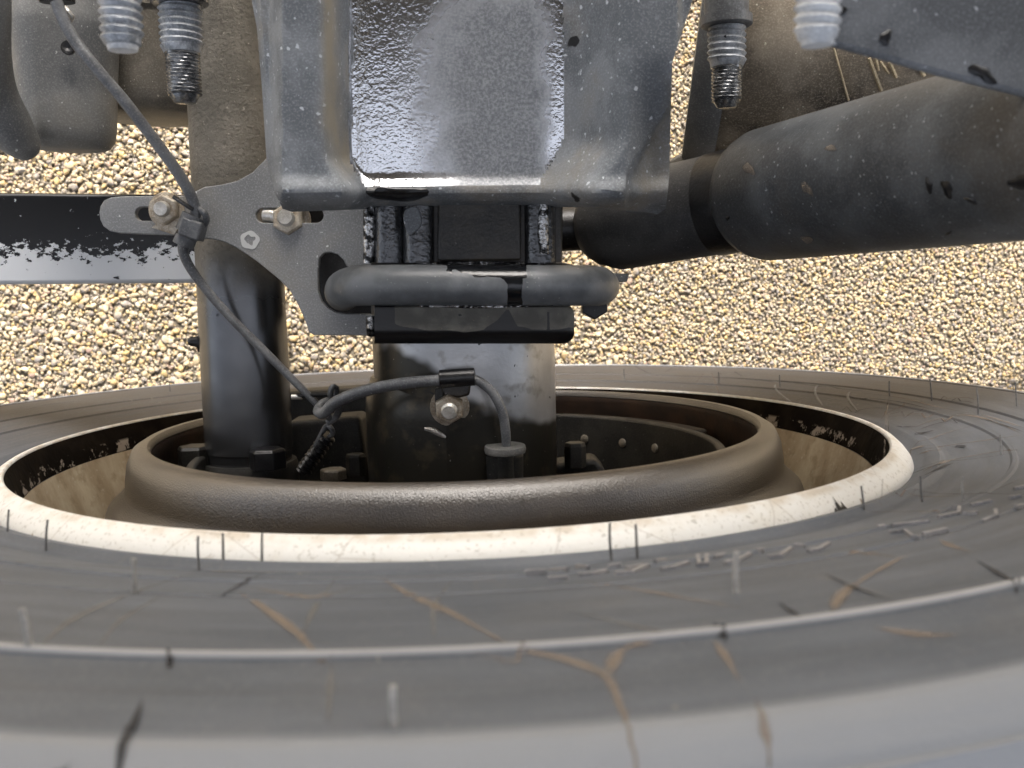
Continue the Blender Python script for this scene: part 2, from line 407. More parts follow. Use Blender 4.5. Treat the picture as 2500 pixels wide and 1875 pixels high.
def tyre_mat():
    s = NM('dusty_tyre_rubber')
    x, y, z = s.sep(0), s.sep(1), s.math('SUBTRACT', s.sep(2), .488)
    r = s.math('POWER', s.math('ADD', s.math('POWER', x, 2.0), s.math('POWER', z, 2.0)), .5)
    a = s.math('ARCTAN2', x, z)
    cx = s.n('CombineXYZ'); s.set(cx.inputs[0], s.math('MULTIPLY', a, .45)); s.set(cx.inputs[1], r); s.set(cx.inputs[2], s.math('MULTIPLY', y, .3)); pol = cx.outputs[0]
    mp = s.n('Mapping'); s.t.links.new(pol, mp.inputs[0]); mp.inputs['Scale'].default_value = (1, 9, 1)
    mp2 = s.n('Mapping'); s.t.links.new(pol, mp2.inputs[0]); mp2.inputs['Scale'].default_value = (9, 1, 1)
    c = s.mix(s.ramp(s.noise(9, 5, .6, mp.outputs[0]), .25, .8), (.070, .081, .098), (.112, .126, .149))
    c = s.mix(s.ramp(s.noise(14, 5, .6, pol), .5, .75, 0, .2), c, (.14, .13, .115))
    # brown road dust is thickest low on the wheel and inside, where the spray lands
    low = s.ramp(z, .10, -.20)
    c = s.mix(s.math('MULTIPLY', low, s.ramp(s.noise(18, 4, .6, mp.outputs[0]), .25, .7, .55, .95)), c, (.072, .058, .043))
    # thin radial dried mud runs and fine flow lines
    vr = s.n('TexVoronoi', feature='DISTANCE_TO_EDGE'); s.set(vr.inputs['Vector'], s.noise(7, 2, .5, pol)); vr.inputs['Scale'].default_value = 5
    rid = s.noise(6, 3, .55, mp2.outputs[0])
    line = s.ramp(s.math('ABSOLUTE', s.math('SUBTRACT', rid, .5)), 0.0, .012, 1, 0)
    c = s.mix(s.math('MULTIPLY', line, s.ramp(s.noise(8, 2, .5, pol), .5, .7, 0, .25)), c, (.19, .17, .14))
    mp3 = s.n('Mapping'); s.t.links.new(pol, mp3.inputs[0]); mp3.inputs['Scale'].default_value = (.25, 42, 1)
    c = s.mix(s.ramp(s.noise(4, 4, .6, mp3.outputs[0]), .45, .75, 0, .4), c, (.055, .058, .064))
    c = s.mix(s.ramp(s.noise(500, 3, .7), .5, .72, 0, .45), c, (.135, .142, .155)); c = s.mix(s.math('MULTIPLY', s.sparse(150, .10, .16), .6), c, (.24, .22, .19))
    # shoulder paler beyond the outer rib line
    c = s.mix(s.ramp(r, .4625, .4665, 0, .8), c, (.26, .277, .303))
    c = s.mix(s.math('MULTIPLY', s.ramp(r, .4328, .4334), s.ramp(r, .4354, .4362, 1, 0)), c, (.34, .342, .35))
    s.bump(s.noise(700, 3), .0003, .6); s.bump(s.noise(30, 3, .5, mp.outputs[0]), .0006, .5)
    return s.fin(c, .58, 0, .45)
def mud_mat(name, col, amt):
    s = NM(name); at = s.n('Attribute', attribute_name='edge')
    k = s.math('MULTIPLY', at.outputs['Fac'], s.ramp(s.noise(60, 4, .6), .2, .6, .45, 1))
    k = s.math('MULTIPLY', s.ramp(k, .05, .85), amt)
    s.fin(col, .8); s.set(s.b.inputs['Alpha'], k); return s.m

wheel = thing('truck_wheel', 'large dusty black truck wheel with a white rim, lying across the foot of the view', 'wheel', (0, 0, -.488))
tyre = obj('tyre', ring(refine(TYRE, 3), 320), tyre_mat(), wheel)

# rim: rolled flange (white paint), barrel, disc
def rim_mat():
    s = NM('white_rim_paint')
    c = s.mix(s.ramp(s.noise(40, 5, .6), .5, .75, 0, .6), (.74, .735, .705), (.64, .605, .53))
    c = s.mix(s.ramp(s.noise(420, 3), .56, .68, 0, .6), c, (.44, .42, .37))
    c = s.mix(s.math('MULTIPLY', s.sparse(150, .3, .18), .6), c, (.36, .35, .31)); c = s.mix(s.sparse(55, .08, .1), c, (.24, .17, .10))
    c = s.mix(s.math('MULTIPLY', s.ramp(s.sep(1), -.0035, -.0008), s.ramp(s.noise(70, 3), .35, .65, .05, .55)), c, (.45, .36, .25))
    mp = s.map((1, 1, 1)); ed = s.vor(16, feature='DISTANCE_TO_EDGE')
    c = s.mix(s.math('MULTIPLY', s.ramp(ed, .0, .012, 1, 0), .35), c, (.36, .32, .27))
    s.bump(s.noise(500, 3), .00025, .6)
    return s.fin(c, .45)
def barrel_mat():
    s = NM('dirty_rim_barrel')
    mp = s.map((1, .25, 1))
    c = s.mix(s.ramp(s.noise(30, 5, .65, mp), .35, .7), (.30, .23, .145), (.46, .385, .27))
    c = s.mix(s.ramp(s.noise(90, 4), .5, .72, 0, .6), c, (.22, .16, .09))
    c = s.mix(s.ramp(s.noise(300, 3), .6, .75, 0, .5), c, (.50, .45, .36))
    s.bump(s.noise(160, 4), .0008, .7)
    return s.fin(c, .75)
def barrel_shade():  # near-black colour paints in the shade under the rim lip
    s = NM('shade_black_rim_lip')
    y = s.sep(1)
    c = s.mix(s.ramp(s.noise(40, 4), .4, .7), (.0045, .003, .002), (.014, .010, .0065))
    sc = s.math('MULTIPLY', s.ramp(s.noise(55, 4, .7), .54, .6), s.math('MULTIPLY', s.ramp(y, -.0215, -.0195), s.ramp(y, -.011, -.0135)))
    c = s.mix(s.math('MULTIPLY', sc, .8), c, (.33, .28, .23))
    s.bump(s.noise(120, 4), .001, .7)
    return s.fin(c, .9, 0, .06)
rim = obj('rim', ring([(.2818, -.0016), (.2822, -.0007), (.283, -.0001), (.2852, -.0004), (.288, -.0022), (.2915, -.0055), (.2945, -.0095), (.2955, -.0125), (.2945, -.016), (.288, -.020), (.2835, -.010)], 256, True), rim_mat(), wheel)
obj('rim_lip_inside', ring([(.2817, -.0018), (.2795, -.006), (.2775, -.011), (.2760, -.015), (.2748, -.019), (.2745, -.0205), (.2765, -.0215), (.2815, -.017), (.2832, -.010)], 200, True), barrel_shade(), rim)
obj('rim_barrel', ring([(.2743, -.0208), (.271, -.032), (.262, -.058), (.257, -.09), (.2565, -.14), (.255, -.160), (.246, -.176), (.226, -.186), (.15, -.19), (.15, -.20), (.26, -.20), (.275, -.16), (.2763, -.0222)], 200, True), barrel_mat(), wheel)

# vent spews: moulding whiskers standing off the sidewall, pointing inboard
spew_m = dusty('spew_rubber', (.10, .10, .102), (.16, .158, .155), .5, 60, None, None)
spew_l = dusty('dusty_spew_rubber', (.26, .255, .24), (.36, .35, .33), .6, 60, None, None)
SPEW = [(18, 1312, 34, 1243, 0), (112, 1342, 130, 1268, 0), (328, 1447, 331, 1362, 1), (487, 1392, 488, 1307, 0), (545, 1381, 550, 1300, 0), (640, 1383, 646, 1300, 0),
        (1493, 1361, 1485, 1275, 0), (1556, 1356, 1548, 1278, 0), (1798, 1450, 1797, 1345, 1), (2112, 1252, 2090, 1185, 0), (2252, 1225, 2238, 1160, 0), (2352, 1222, 2343, 1163, 1),
        (2446, 1110, 2433, 1060, 1), (73, 1598, 50, 1483, 1), (965, 1785, 960, 1670, 1), (2172, 967, 2168, 930, 0), (2275, 978, 2262, 925, 0), (2388, 1012, 2375, 945, 0), (2482, 992, 2470, 932, 0),
        (83, 988, 83, 952, 0), (415, 967, 415, 935, 0), (1525, 927, 1522, 900, 0), (1755, 937, 1752, 908, 0), (1905, 945, 1900, 915, 0)]
for bx_, by_, tx_, ty_, li in SPEW:
    b = on_tyre(bx_, by_); rr = math.hypot(b[0], b[2])
    # length read off at the foot's own distance, standing inboard with a slight lean
    d = (b-CAM)@RZ; L = abs(by_-ty_)/FPX*d; lean = (tx_-bx_+ (by_-ty_)*.026)/FPX*d*.5
    tip = b+np.array([lean, L, 0.0])
    mid = (b+tip)/2+np.array([random.uniform(-.0004, .0004), 0, 0])
    wd = .00058 if d > .36 else .0010
    obj('vent_spew', tube([b-np.array([0, .001, 0]), mid, tip], [wd, wd*.9, wd*.8], n=7, sub=3), spew_l if li else spew_m, tyre)

# a flake of paint gone from the rim edge
bare_m = dusty('bare_black_steel', (.012, .011, .010), (.03, .028, .025), .6, 90, None, None)
for k, (px, py, L, hh) in enumerate(((2090, 1246, .0075, .0032), (2040, 1262, .010, .0012))):
    c = Pw(px, py, -.0085); a0 = math.atan2(c[0], c[2]); V = []; F = []; n = 14
    for i in range(n+1):
        u = i/n; a = a0+(u-.5)*L/.294*1.6
        e = hh*(math.sin(PI*u)**.6)*(1+.4*math.sin(17*u+k)+.3*math.sin(41*u))
        for t in (0, .5, 1):
            w = -.0120+max(.0003, e)*t*1.6; r = float(np.interp(-w, [0, .0022, .0055, .0095, .0125], [.2852, .288, .2915, .2945, .2955]))
            V.append((math.sin(a)*(r+.0003), w+.0003, math.cos(a)*(r+.0003)))
        if i:
            for j in range(2): F.append([(i-1)*3+j, (i-1)*3+j+1, i*3+j+1, i*3+j])
    obj('paint_chip', (V, F), bare_m, rim)
# ribbons that follow the sidewall
def sub_line(px, sub=10): return [tuple(q[:2]) for q in spline([(a, b, 0) for a, b in px], sub)]
def ribbon(px, w, off, name, mat, k=5):
    L = sub_line(px, 10); n = len(L); C3 = [on_tyre(a, b, off) for a, b in L]
    V = []; F = []; E = []
    for i, c in enumerate(C3):
        t = C3[min(i+1, n-1)]-C3[max(i-1, 0)]; t /= np.linalg.norm(t)
        sd_ = np.cross(t, (0, 1, 0)); sd_ /= np.linalg.norm(sd_)
        u = i/(n-1); ww = .75*w*(.55+.45*math.sin(PI*min(1, u*1.1+.1)))*(1+.35*math.sin(9*u+w*900))
        for j in range(k):
            s_ = j/(k-1)*2-1; q = c+sd_*s_*ww/2; r = math.hypot(q[0], q[2]); q[1] = tyre_w(r)+off
            V.append(q); E.append((1-abs(s_))**.6*min(1, 5*u+.15, 5*(1-u)+.1))
        if i:
            for j in range(k-1): F.append([(i-1)*k+j, (i-1)*k+j+1, i*k+j+1, i*k+j])
    o = obj(name, (V, F), mat, tyre); a = o.data.attributes.new('edge', 'FLOAT', 'POINT'); a.data.foreach_set('value', E)
    return o
mud_tan = mud_mat('dried_tan_mud', (.25, .20, .155), .6); mud_pale = mud_mat('dried_pale_mud', (.19, .185, .175), .5); dark_line_m = mud_mat('dark_scuff_line', (.022, .022, .025), .8)
for px, w in [([(575, 1440), (640, 1480), (720, 1540), (770, 1590), (815, 1603)], .0050), ([(925, 1408), (1010, 1455), (1110, 1500), (1190, 1545), (1255, 1580)], .0056),
              ([(1130, 1590), (1290, 1592), (1400, 1615), (1482, 1655), (1520, 1740), (1560, 1830), (1600, 1890)], .0045), ([(1482, 1655), (1500, 1610), (1530, 1580), (1600, 1568)], .0060),
              ([(1400, 1418), (1560, 1440), (1700, 1465), (1850, 1490)], .0035), ([(2030, 1500), (2055, 1450), (2130, 1400), (2230, 1345)], .0060), ([(1740, 1560), (1770, 1600), (1810, 1670)], .0040),
              ([(2290, 1315), (2330, 1335), (2380, 1350)], .0050), ([(2060, 1350), (2130, 1352), (2200, 1362)], .0050), ([(590, 1430), (760, 1455), (880, 1430)], .0035), ([(2120, 1530), (2250, 1548), (2350, 1550)], .0045),
              ([(1845, 1715), (1870, 1760), (1880, 1790)], .0040), ([(2300, 1020), (2360, 1013), (2430, 1030), (2500, 1062)], .0040), ([(2240, 1100), (2330, 1085), (2440, 1070), (2510, 1060)], .0030)]:
    ribbon(px, w, .00035, 'mud_streak', mud_tan)
for px, w in [([(85, 1590), (180, 1510), (330, 1445), (470, 1400)], .0045), ([(240, 1580), (300, 1510), (430, 1435)], .0030), ([(735, 1560), (770, 1480), (830, 1400)], .0035), ([(1060, 1560), (1060, 1480), (1110, 1410)], .0030),
              ([(0, 1370), (180, 1378), (420, 1392), (700, 1396), (1000, 1394)], .0030), ([(800, 1770), (805, 1690), (810, 1610)], .0030), ([(1380, 1490), (1560, 1530), (1700, 1560)], .0030),
              ([(2420, 1200), (2500, 1165)], .0016), ([(2225, 1150), (2300, 1125), (2360, 1122), (2500, 1103)], .0025), ([(2220, 1195), (2300, 1205), (2420, 1205), (2500, 1208)], .0030),
              ([(2240, 1040), (2330, 1012), (2390, 1005)], .0030), ([(2160, 1010), (2230, 1000), (2310, 1000)], .0030), ([(1950, 1010), (2100, 985), (2290, 1000)], .0022), ([(60, 1000), (130, 985), (220, 978)], .0030)]:
    ribbon(px, w, .0003, 'mud_streak', mud_pale)
for px, w in [([(530, 1460), (580, 1430), (650, 1395)], .0028), ([(350, 1700), (325, 1770), (285, 1840), (265, 1890)], .0042), ([(95, 1880), (130, 1850), (175, 1825)], .0045), ([(1740, 1520), (1760, 1533), (1775, 1542)], .0040),
              ([(2010, 1400), (2090, 1435), (2200, 1475)], .0034), ([(2380, 1365), (2440, 1400), (2500, 1440)], .0034), ([(1900, 1470), (1930, 1490), (1960, 1508)], .0028), ([(410, 1612), (415, 1600), (418, 1590)], .0030), ([(2215, 1160), (2270, 1140), (2310, 1128)], .0022)]:
    ribbon(px, w, .0005, 'scuff_dark_line', dark_line_m)

for px, w in [([(2050, 955), (2192, 970), (2284, 992), (2375, 1010)], .0030), ([(2164, 1018), (2233, 1010), (2325, 1006)], .0022), ([(2233, 1043), (2284, 1024), (2375, 1010)], .0022), ([(2221, 1081), (2274, 1071), (2304, 1059), (2422, 1026)], .0026),
              ([(2245, 1155), (2304, 1128), (2436, 1102), (2505, 1098)], .0030), ([(2396, 1012), (2450, 1028), (2505, 1046)], .0034), ([(2280, 976), (2355, 970), (2384, 978)], .0030), ([(2240, 1110), (2270, 1100), (2300, 1098)], .0040), ([(1660, 930), (1850, 945), (2000, 958)], .0022),
              ([(2140, 1195), (2260, 1212), (2400, 1206)], .0022), ([(2110, 1250), (2260, 1248), (2300, 1250)], .0026), ([(2200, 1105), (2235, 1092), (2290, 1085)], .0030), ([(2150, 1000), (2190, 990), (2235, 985)], .0020)]:
    ribbon(px, w, .0006, 'mud_streak', mud_tan)
for px, w in [([(2060, 966), (2190, 980), (2290, 1003)], .0022), ([(2240, 1050), (2290, 1033), (2370, 1018)], .0022), ([(2250, 1163), (2304, 1138), (2330, 1130)], .0026), ([(2400, 1020), (2450, 1037), (2505, 1056)], .0024), ([(2285, 982), (2350, 979), (2380, 985)], .0024), ([(2230, 1060), (2260, 1055), (2280, 1050)], .0060), ([(2330, 1090), (2345, 1088), (2356, 1092)], .0080), ([(1400, 920), (1700, 925), (2000, 945), (2200, 965)], .0022), ([(2185, 1040), (2215, 1042), (2245, 1040)], .0040)]:
    ribbon(px, w, .0007, 'scuff_dark_line', dark_line_m)  # dark lines, most of them just below the tan streaks

# raised moulded lettering, too foreshortened to read: the strokes as they show
def letter(strokes, wd=.0020, h=.0013):
    ms = []
    for px in strokes:
        L = [on_tyre(a, b) for a, b in px]
        V = []; F = []; n = len(L)
        for i, c in enumerate(L):
            t = L[min(i+1, n-1)]-L[max(i-1, 0)]; t /= np.linalg.norm(t); s_ = np.cross(t, (0, 1, 0)); s_ /= np.linalg.norm(s_)
            for a, b_ in ((-1, -.0006), (-.75, h), (.75, h), (1, -.0006)): V.append(c+s_*a*wd/2+np.array([0, b_, 0]))
            if i:
                for j in range(4): F.append([(i-1)*4+j, (i-1)*4+(j+1) % 4, i*4+(j+1) % 4, i*4+j])
        F += [[0, 1, 2, 3], [(n-1)*4+3, (n-1)*4+2, (n-1)*4+1, (n-1)*4]]
        ms.append((V, F))
    obj('raised_letter', join(*ms), letter_m, tyre, smooth=False)
letter_m = dusty('lettering_rubber', (.17, .17, .178), (.26, .255, .26), .5, 90, None, None)
for st in [[[(1282, 1400), (1334, 1398)], [(1338, 1417), (1386, 1415)], [(1340, 1396), (1386, 1394)]], [[(1408, 1385), (1436, 1390)], [(1412, 1408), (1450, 1405), (1482, 1398)]],
           [[(1486, 1388), (1516, 1382)], [(1502, 1404), (1545, 1400), (1582, 1384)], [(1530, 1392), (1570, 1384)]], [[(1600, 1374), (1625, 1370)], [(1614, 1394), (1645, 1389), (1680, 1378)]],
           [[(1704, 1360), (1707, 1384), (1724, 1383), (1726, 1358)]], [[(1746, 1364), (1770, 1357)], [(1770, 1378), (1800, 1373), (1832, 1356)]],
           [[(1846, 1346), (1864, 1347)], [(1876, 1364), (1906, 1361), (1931, 1342)]], [[(1940, 1334), (1965, 1338)], [(1972, 1350), (2000, 1344), (2024, 1330)]],
           [[(2144, 1290), (2160, 1288)], [(2180, 1286), (2216, 1282), (2268, 1276)], [(2172, 1304), (2210, 1300), (2226, 1314), (2248, 1316)], [(2254, 1308), (2310, 1296)]],
           [[(2290, 1266), (2340, 1256), (2342, 1242), (2330, 1240)], [(2352, 1256), (2386, 1256)]], [[(2370, 1236), (2420, 1226)], [(2400, 1276), (2432, 1262), (2430, 1248)]],
           [[(2464, 1218), (2492, 1214)], [(2480, 1240), (2508, 1236)], [(2476, 1196), (2505, 1190)]]]:
    letter(st)
# faint moulded flow ribs on the far sidewall
for i, (a0_, r0, r1) in enumerate([(1.10, .318, .36), (1.22, .32, .37), (1.36, .322, .36)]):
    a0_ = PI/2+.60-(a0_-1)*.9
    pts = []
    for j in range(12):
        u = j/11; r = r0+(r1-r0)*u; a = a0_+.26*u-.10*u*u
        pts.append(np.array([math.sin(a)*r, tyre_w(r)-.0002, math.cos(a)*r]))
    obj('moulded_rib', tube(pts, [.0006]+[.0011]*10+[.0006], n=8, sub=1), spew_m, tyre)

# ================================================================== BRAKE DRUM AND BRAKE
def drum_mat():
    s = NM('brown_textured_drum_paint')
    c = s.mix(s.ramp(s.noise(26, 4), .35, .7), (.028, .021, .014), (.047, .036, .025))
    c = s.mix(s.ramp(s.noise(300, 2), .6, .75, 0, .4), c, (.11, .092, .07))
    s.bump(s.noise(1300, 2, .5), .00040, .8)
    s.b.inputs['IOR'].default_value = 2.1
    return s.fin(c, .30, 0, .5)
def druminside():
    s = NM('rusty_drum_bore')
    c = s.mix(s.ramp(s.noise(40, 4), .35, .7), (.026, .015, .009), (.055, .028, .015)); s.bump(s.noise(200, 3), .0005, .6)
    return s.fin(c, .6)
DX = .0015
def ringx(prof, n=200, closed=False):
    V, F = ring(prof, n, closed); V = [v+np.array([DX, 0, 0]) for v in V]; return V, F
drum = thing('brake_drum', 'brown textured brake drum inside the white rim, open towards the axle', 'brake drum', (DX, 0, -.24))
obj('drum_wall', ringx([(.2020, .0010), (.2026, .0035), (.2042, .0054), (.2085, .0052), (.2138, .0020), (.2168, -.005), (.2182, -.014), (.2185, -.018), (.2192, -.0225), (.2255, -.0290), (.2300, -.033), (.2315, -.037), (.2315, -.150), (.22, -.155), (.2095, -.15), (.2095, -.01)], 220, True), drum_mat(), drum)
obj('drum_bore', ringx([(.2021, .0002), (.2018, -.004), (.2045, -.010), (.2045, -.149), (.2092, -.149), (.2092, -.008)], 160, True), druminside(), drum)
obj('drum_back', ringx([(.05, -.151), (.2085, -.151), (.2085, -.16), (.05, -.16)], 96, True), druminside(), drum)

def arcband(r0, r1, w0, w1, a0_, a1_, n=40):
    """curved block between two radii, angle from +X towards +Z"""
    V = []; F = []
    for i in range(n+1):
        a = a0_+(a1_-a0_)*i/n
        for r, w in ((r0, w0), (r1, w0), (r1, w1), (r0, w1)): V.append((DX+math.cos(a)*r, w, math.sin(a)*r))
        if i:
            for j in range(4): F.append([(i-1)*4+j, (i-1)*4+(j+1) % 4, i*4+(j+1) % 4, i*4+j])
    F += [[0, 1, 2, 3], [n*4+3, n*4+2, n*4+1, n*4]]
    return V, F
lin_m = dusty('brown_brake_lining', (.022, .017, .012), (.042, .033, .022), .6, 60, (420, .1, .2), None)
web_m = dusty('dark_brake_casting', (.014, .0135, .012), (.030, .028, .024), .5, 40, (400, .12, .2), None)
sh = thing('brake_shoe', 'dark brake shoe with riveted lining inside the drum, right of the axle', 'brake shoe', (.15, -.05, -.1))
obj('lining', arcband(.183, .199, -.014, -.12, -1.15, -.35), lin_m, sh, bevel=.002)
obj('shoe_table', arcband(.176, .1825, -.012, -.12, -1.35, .9), web_m, sh, bevel=.002)
for a in (-1.2, -.98, -.76, -.55):
    for w in (-.032, -.07):
        c = np.array([DX+math.cos(a)*.176, w, math.sin(a)*.176]); obj('rivet', lathe(c+np.array([math.cos(a), 0, math.sin(a)])*.001, (-math.cos(a), 0, -math.sin(a)), [(0, .0040), (.0022, .0035), (.003, .002), (.0031, 0)], 12), MAT['browncan'], sh)
sh2 = thing('brake_shoe', 'dark brake shoe inside the drum behind the black camshaft tube', 'brake shoe', (-.15, -.05, -.1))
obj('lining', arcband(.183, .199, -.014, -.12, PI+.35, PI+1.0), lin_m, sh2, bevel=.002)
obj('shoe_table', arcband(.176, .1825, -.012, -.12, PI-.6, PI+1.35), web_m, sh2, bevel=.002)
# backing spider and small hardware seen between the tube and the axle
sp_ = thing('brake_spider', 'dark cast brake spider round the axle end inside the drum', 'brake spider', (0, -.06, 0))
obj('spider_plate', prism(pxpoly([(700, 1030), (880, 1015), (905, 1200), (690, 1200)], -.05), -.085, -.05), web_m, sp_, bevel=.004)
obj('spider_plate', prism(pxpoly([(640, 960), (905, 945), (905, 1040), (640, 1040)], -.12), -.15, -.12), web_m, sp_, bevel=.004)
def bolt(parent, px, py, z, r, h, mat, ax=(0, 1, 0), name='bolt'):
    c = Pz(px, py, z); return obj(name, hexa(c, ax, r, h), mat, parent, smooth=False, bevel=.0006)
bolt(sp_, 870, 1160, -.03, .0075, .016, web_m); bolt(sp_, 815, 1170, -.03, .010, .008, MAT['browncan'], name='nut')
obj('return_spring', lathe(Pz(740, 1150, -.01), Pz(805, 1060, 0.0)-Pz(740, 1150, -.01), [(t*.0006, .0062) for t in range(60)], 14, thread=(0, .05, .004, .0028)), MAT['black'], sp_)
obj('spring_hook', tube([Pz(800, 1070, .0), Pz(812, 1058, .002), Pz(808, 1045, .004), Pz(795, 1042, .002), Pz(770, 1090, 0)], .0018, 8, 6), MAT['tie'], sp_)
br = obj('spider_arm', prism(pxpoly([(1352, 1135), (1455, 1120), (1480, 1150), (1470, 1200), (1352, 1205)], -.02), -.05, -.02), web_m, sp_, bevel=.004)
bolt(sp_, 1405, 1140, -.018, .008, .018, web_m)

# ================================================================== AXLE
def axle_mat():
    s = NM('grey_satin_axle_paint')
    y = s.sep(1)
    c = s.mix(s.ramp(s.noise(24, 4), .35, .7), (.42, .423, .426), (.58, .583, .586))
    dark_end = s.ramp(s.math('ADD', s.math('ADD', y, s.math('MULTIPLY', s.sep(0), .45)), s.math('MULTIPLY_ADD', s.noise(14, 3), .06, -.03)), .044-.1, .036-.1)  # tube turns dark brown towards the drum, along a skewed edge
    c = s.mix(dark_end, c, (.038, .035, .028))
    c = s.mix(s.math('MULTIPLY', s.ramp(s.noise(60, 4), .55, .7), .45), c, (.12, .095, .06))
    c = s.mix(s.sparse(130, .16, .2), c, (.03, .03, .032))
    c = s.mix(s.math('MULTIPLY', s.sparse(340, .1, .15), .6), c, (.4, .38, .34))
    s.bump(s.noise(300, 3), .0002, .5)
    return s.fin(c, .30, .55)
axle = thing('axle', 'grey round axle tube running from the clamp into the brake drum', 'axle', (0, .1, 0))
ax_tube = obj('axle_tube', lathe((0.0068, -.14, 0), (0, 1, 0), [(0, .045), (.05, .045), (.075, .0605), (.12, .0625), (.9, .0625), (1.4, .0625)], 96), axle_mat(), axle)
obj('bearing_collar', lathe((0.0032, -.12, -.004), (0, 1, 0), [(0, .066), (.135, .066), (.148, .0655), (.160, .0615), (.1605, .055)], 96), axle_mat(), axle)
# paint line along the left of the tube
nb = Pz(1098, 993, .0625)
obj('clip_nut', hexa(nb, (0.02, -.15, 1), .0098, .008), MAT['rustzinc'], axle, smooth=False, bevel=.0006)
obj('clip_washer', lathe(nb-np.array([0, 0, .0008]), (.02, -.15, 1), [(0, .0125), (.0016, .0125), (.002, .0118)], 28), MAT['rustzinc'], axle)
obj('clip_stud', lathe(nb, (.02, -.15, 1), [(i*.0004, .0052) for i in range(32)]+[(.0136, .004), (.0137, 0)], 18, thread=(.006, .0128, .0014, .0008)), MAT['zinc'], axle)
obj('weld_bead', tube([Pz(1036, 1046, .0628), Pz(1055, 1050, .0628), Pz(1078, 1062, .0626), Pz(1088, 1068, .0622)], [.0009, .0018, .0016, .0007], 8, 5), MAT['zinc'], axle)
# swaged flat on the top of the tube where the sensor lead dips into the bore
obj('sensor_bush', lathe(Pz(1232, 1215, .055), (0.01, 1, .03), [(0, .012), (.028, .0125), (.029, .0115)], 32), web_m, axle)

# ================================================================== CAMSHAFT TUBE
def cam_mat():
    s = NM('black_satin_tube_paint')
    y = s.sep(1)
    up = s.ramp(s.math('ADD', y, s.math('MULTIPLY_ADD', s.noise(20, 4), .08, -.04)), .105, .145)
    base = s.mix(s.ramp(s.noise(60, 4), .4, .7, 0, .5), (.115, .117, .121), (.165, .168, .172))
    d = s.mix(s.ramp(s.noise(30, 4), .35, .7), (.12, .107, .083), (.20, .178, .142))
    d = s.mix(s.ramp(s.noise(330, 3, .7), .52, .64, 0, .5), d, (.07, .06, .045)); d = s.mix(s.math('MULTIPLY', s.sparse(420, .3, .22), .6), d, (.38, .34, .27))
    c = s.mix(up, base, d)
    c = s.mix(s.sparse(60, .06, .12), c, (.02, .02, .022))
    s.bump(s.math('MULTIPLY', s.noise(300, 4, .65), up), .0012, .8)
    return s.fin(c, s.math('MULTIPLY_ADD', up, .33, .27), s.math('MULTIPLY_ADD', up, -.85, .85))
cz = -.012
cA = Pz(610, 1120, cz); cB = Pz(558, 120, cz); cax = cB-cA
camt = thing('camshaft_tube', 'black satin brake camshaft tube left of the axle, dusty brown above the bracket', 'tube', cA)
L_ = np.linalg.norm(cax)
obj('tube_shell', lathe(cA, cax, [(-.012, .0285), (.006, .0297), (.0065, .0303), (.05, .0303), (L_+.30, .0268)], 72), cam_mat(), camt)
obj('end_collar', lathe(cA+(-cax/L_)*.001, -cax, [(-.0, .0325), (.004, .034), (.024, .034), (.028, .032)], 60), web_m, camt)
obj('flange', lathe(cA+(-cax/L_)*.026, -cax, [(0, .030), (.001, .046), (.010, .047), (.012, .045)], 60), web_m, camt)
for px, py, zz, m_ in ((478, 1120, .0, 'rustzinc'), (655, 1128, .024, 'tie')):
    c = Pz(px, py+16, zz); obj('flange_bolt', hexa(c, (0, 1, 0), .0125, .014), MAT['saddle'] if m_ == 'rustzinc' else MAT['black'], camt, smooth=False, bevel=.0008)
obj('grease_nipple', lathe(Pz(502, 836, -.01), (-1, .1, .0), [(0, .0075), (.004, .0075), (.0041, .0045), (.008, .0035), (.010, .0035), (.012, .0022), (.0123, 0)], 18), MAT['black'], camt)

# ================================================================== CAMSHAFT BRACKET (flat plate)
ZB = .034
outer = [(446, 478), (470, 470), (500, 456), (540, 451), (580, 441), (616, 421), (648, 388), (668, 350), (720, 330), (800, 420), (906, 480), (912, 560), (908, 660), (880, 668), (858, 660), (845, 648),
         (838, 634), (824, 621), (806, 616), (790, 618), (779, 630), (776, 660), (777, 712), (784, 735), (800, 752), (818, 762), (840, 766), (900, 766), (914, 772), (913, 815), (906, 820), (840, 819),
         (766, 818), (755, 812), (746, 787), (734, 758), (720, 730), (705, 706), (680, 681), (653, 659), (628, 639), (602, 621), (576, 604), (546, 590), (520, 584), (496, 582), (470, 580), (446, 578),
         (417, 574), (350, 572), (290, 569), (268, 564), (252, 552), (244, 536), (242, 519), (245, 503), (254, 489), (270, 482), (300, 479), (380, 478)]
def slot(x0, x1, yc, hw, sl=0):
    out = []
    for i in range(9):
        a = PI/2+PI*i/8; out.append((x0+hw*math.cos(a), yc-hw*math.sin(a)))
    for i in range(9):
        a = -PI/2+PI*i/8; out.append((x1+hw*math.cos(a), yc+sl-hw*math.sin(a)))
    return out
brk = thing('camshaft_bracket', 'flat grey steel bracket plate with slots crossing over the camshaft tube', 'bracket', Pz(640, 560, ZB))
def to2(pts): return [tuple(Pz(x, y, ZB)[:2]) for x, y in pts]
obj('plate', cut_plate(to2(outer), [to2(slot(642, 772, 526, 18)), to2(slot(346, 408, 522, 17))], ZB, .006, .0007), MAT['plate'], brk)
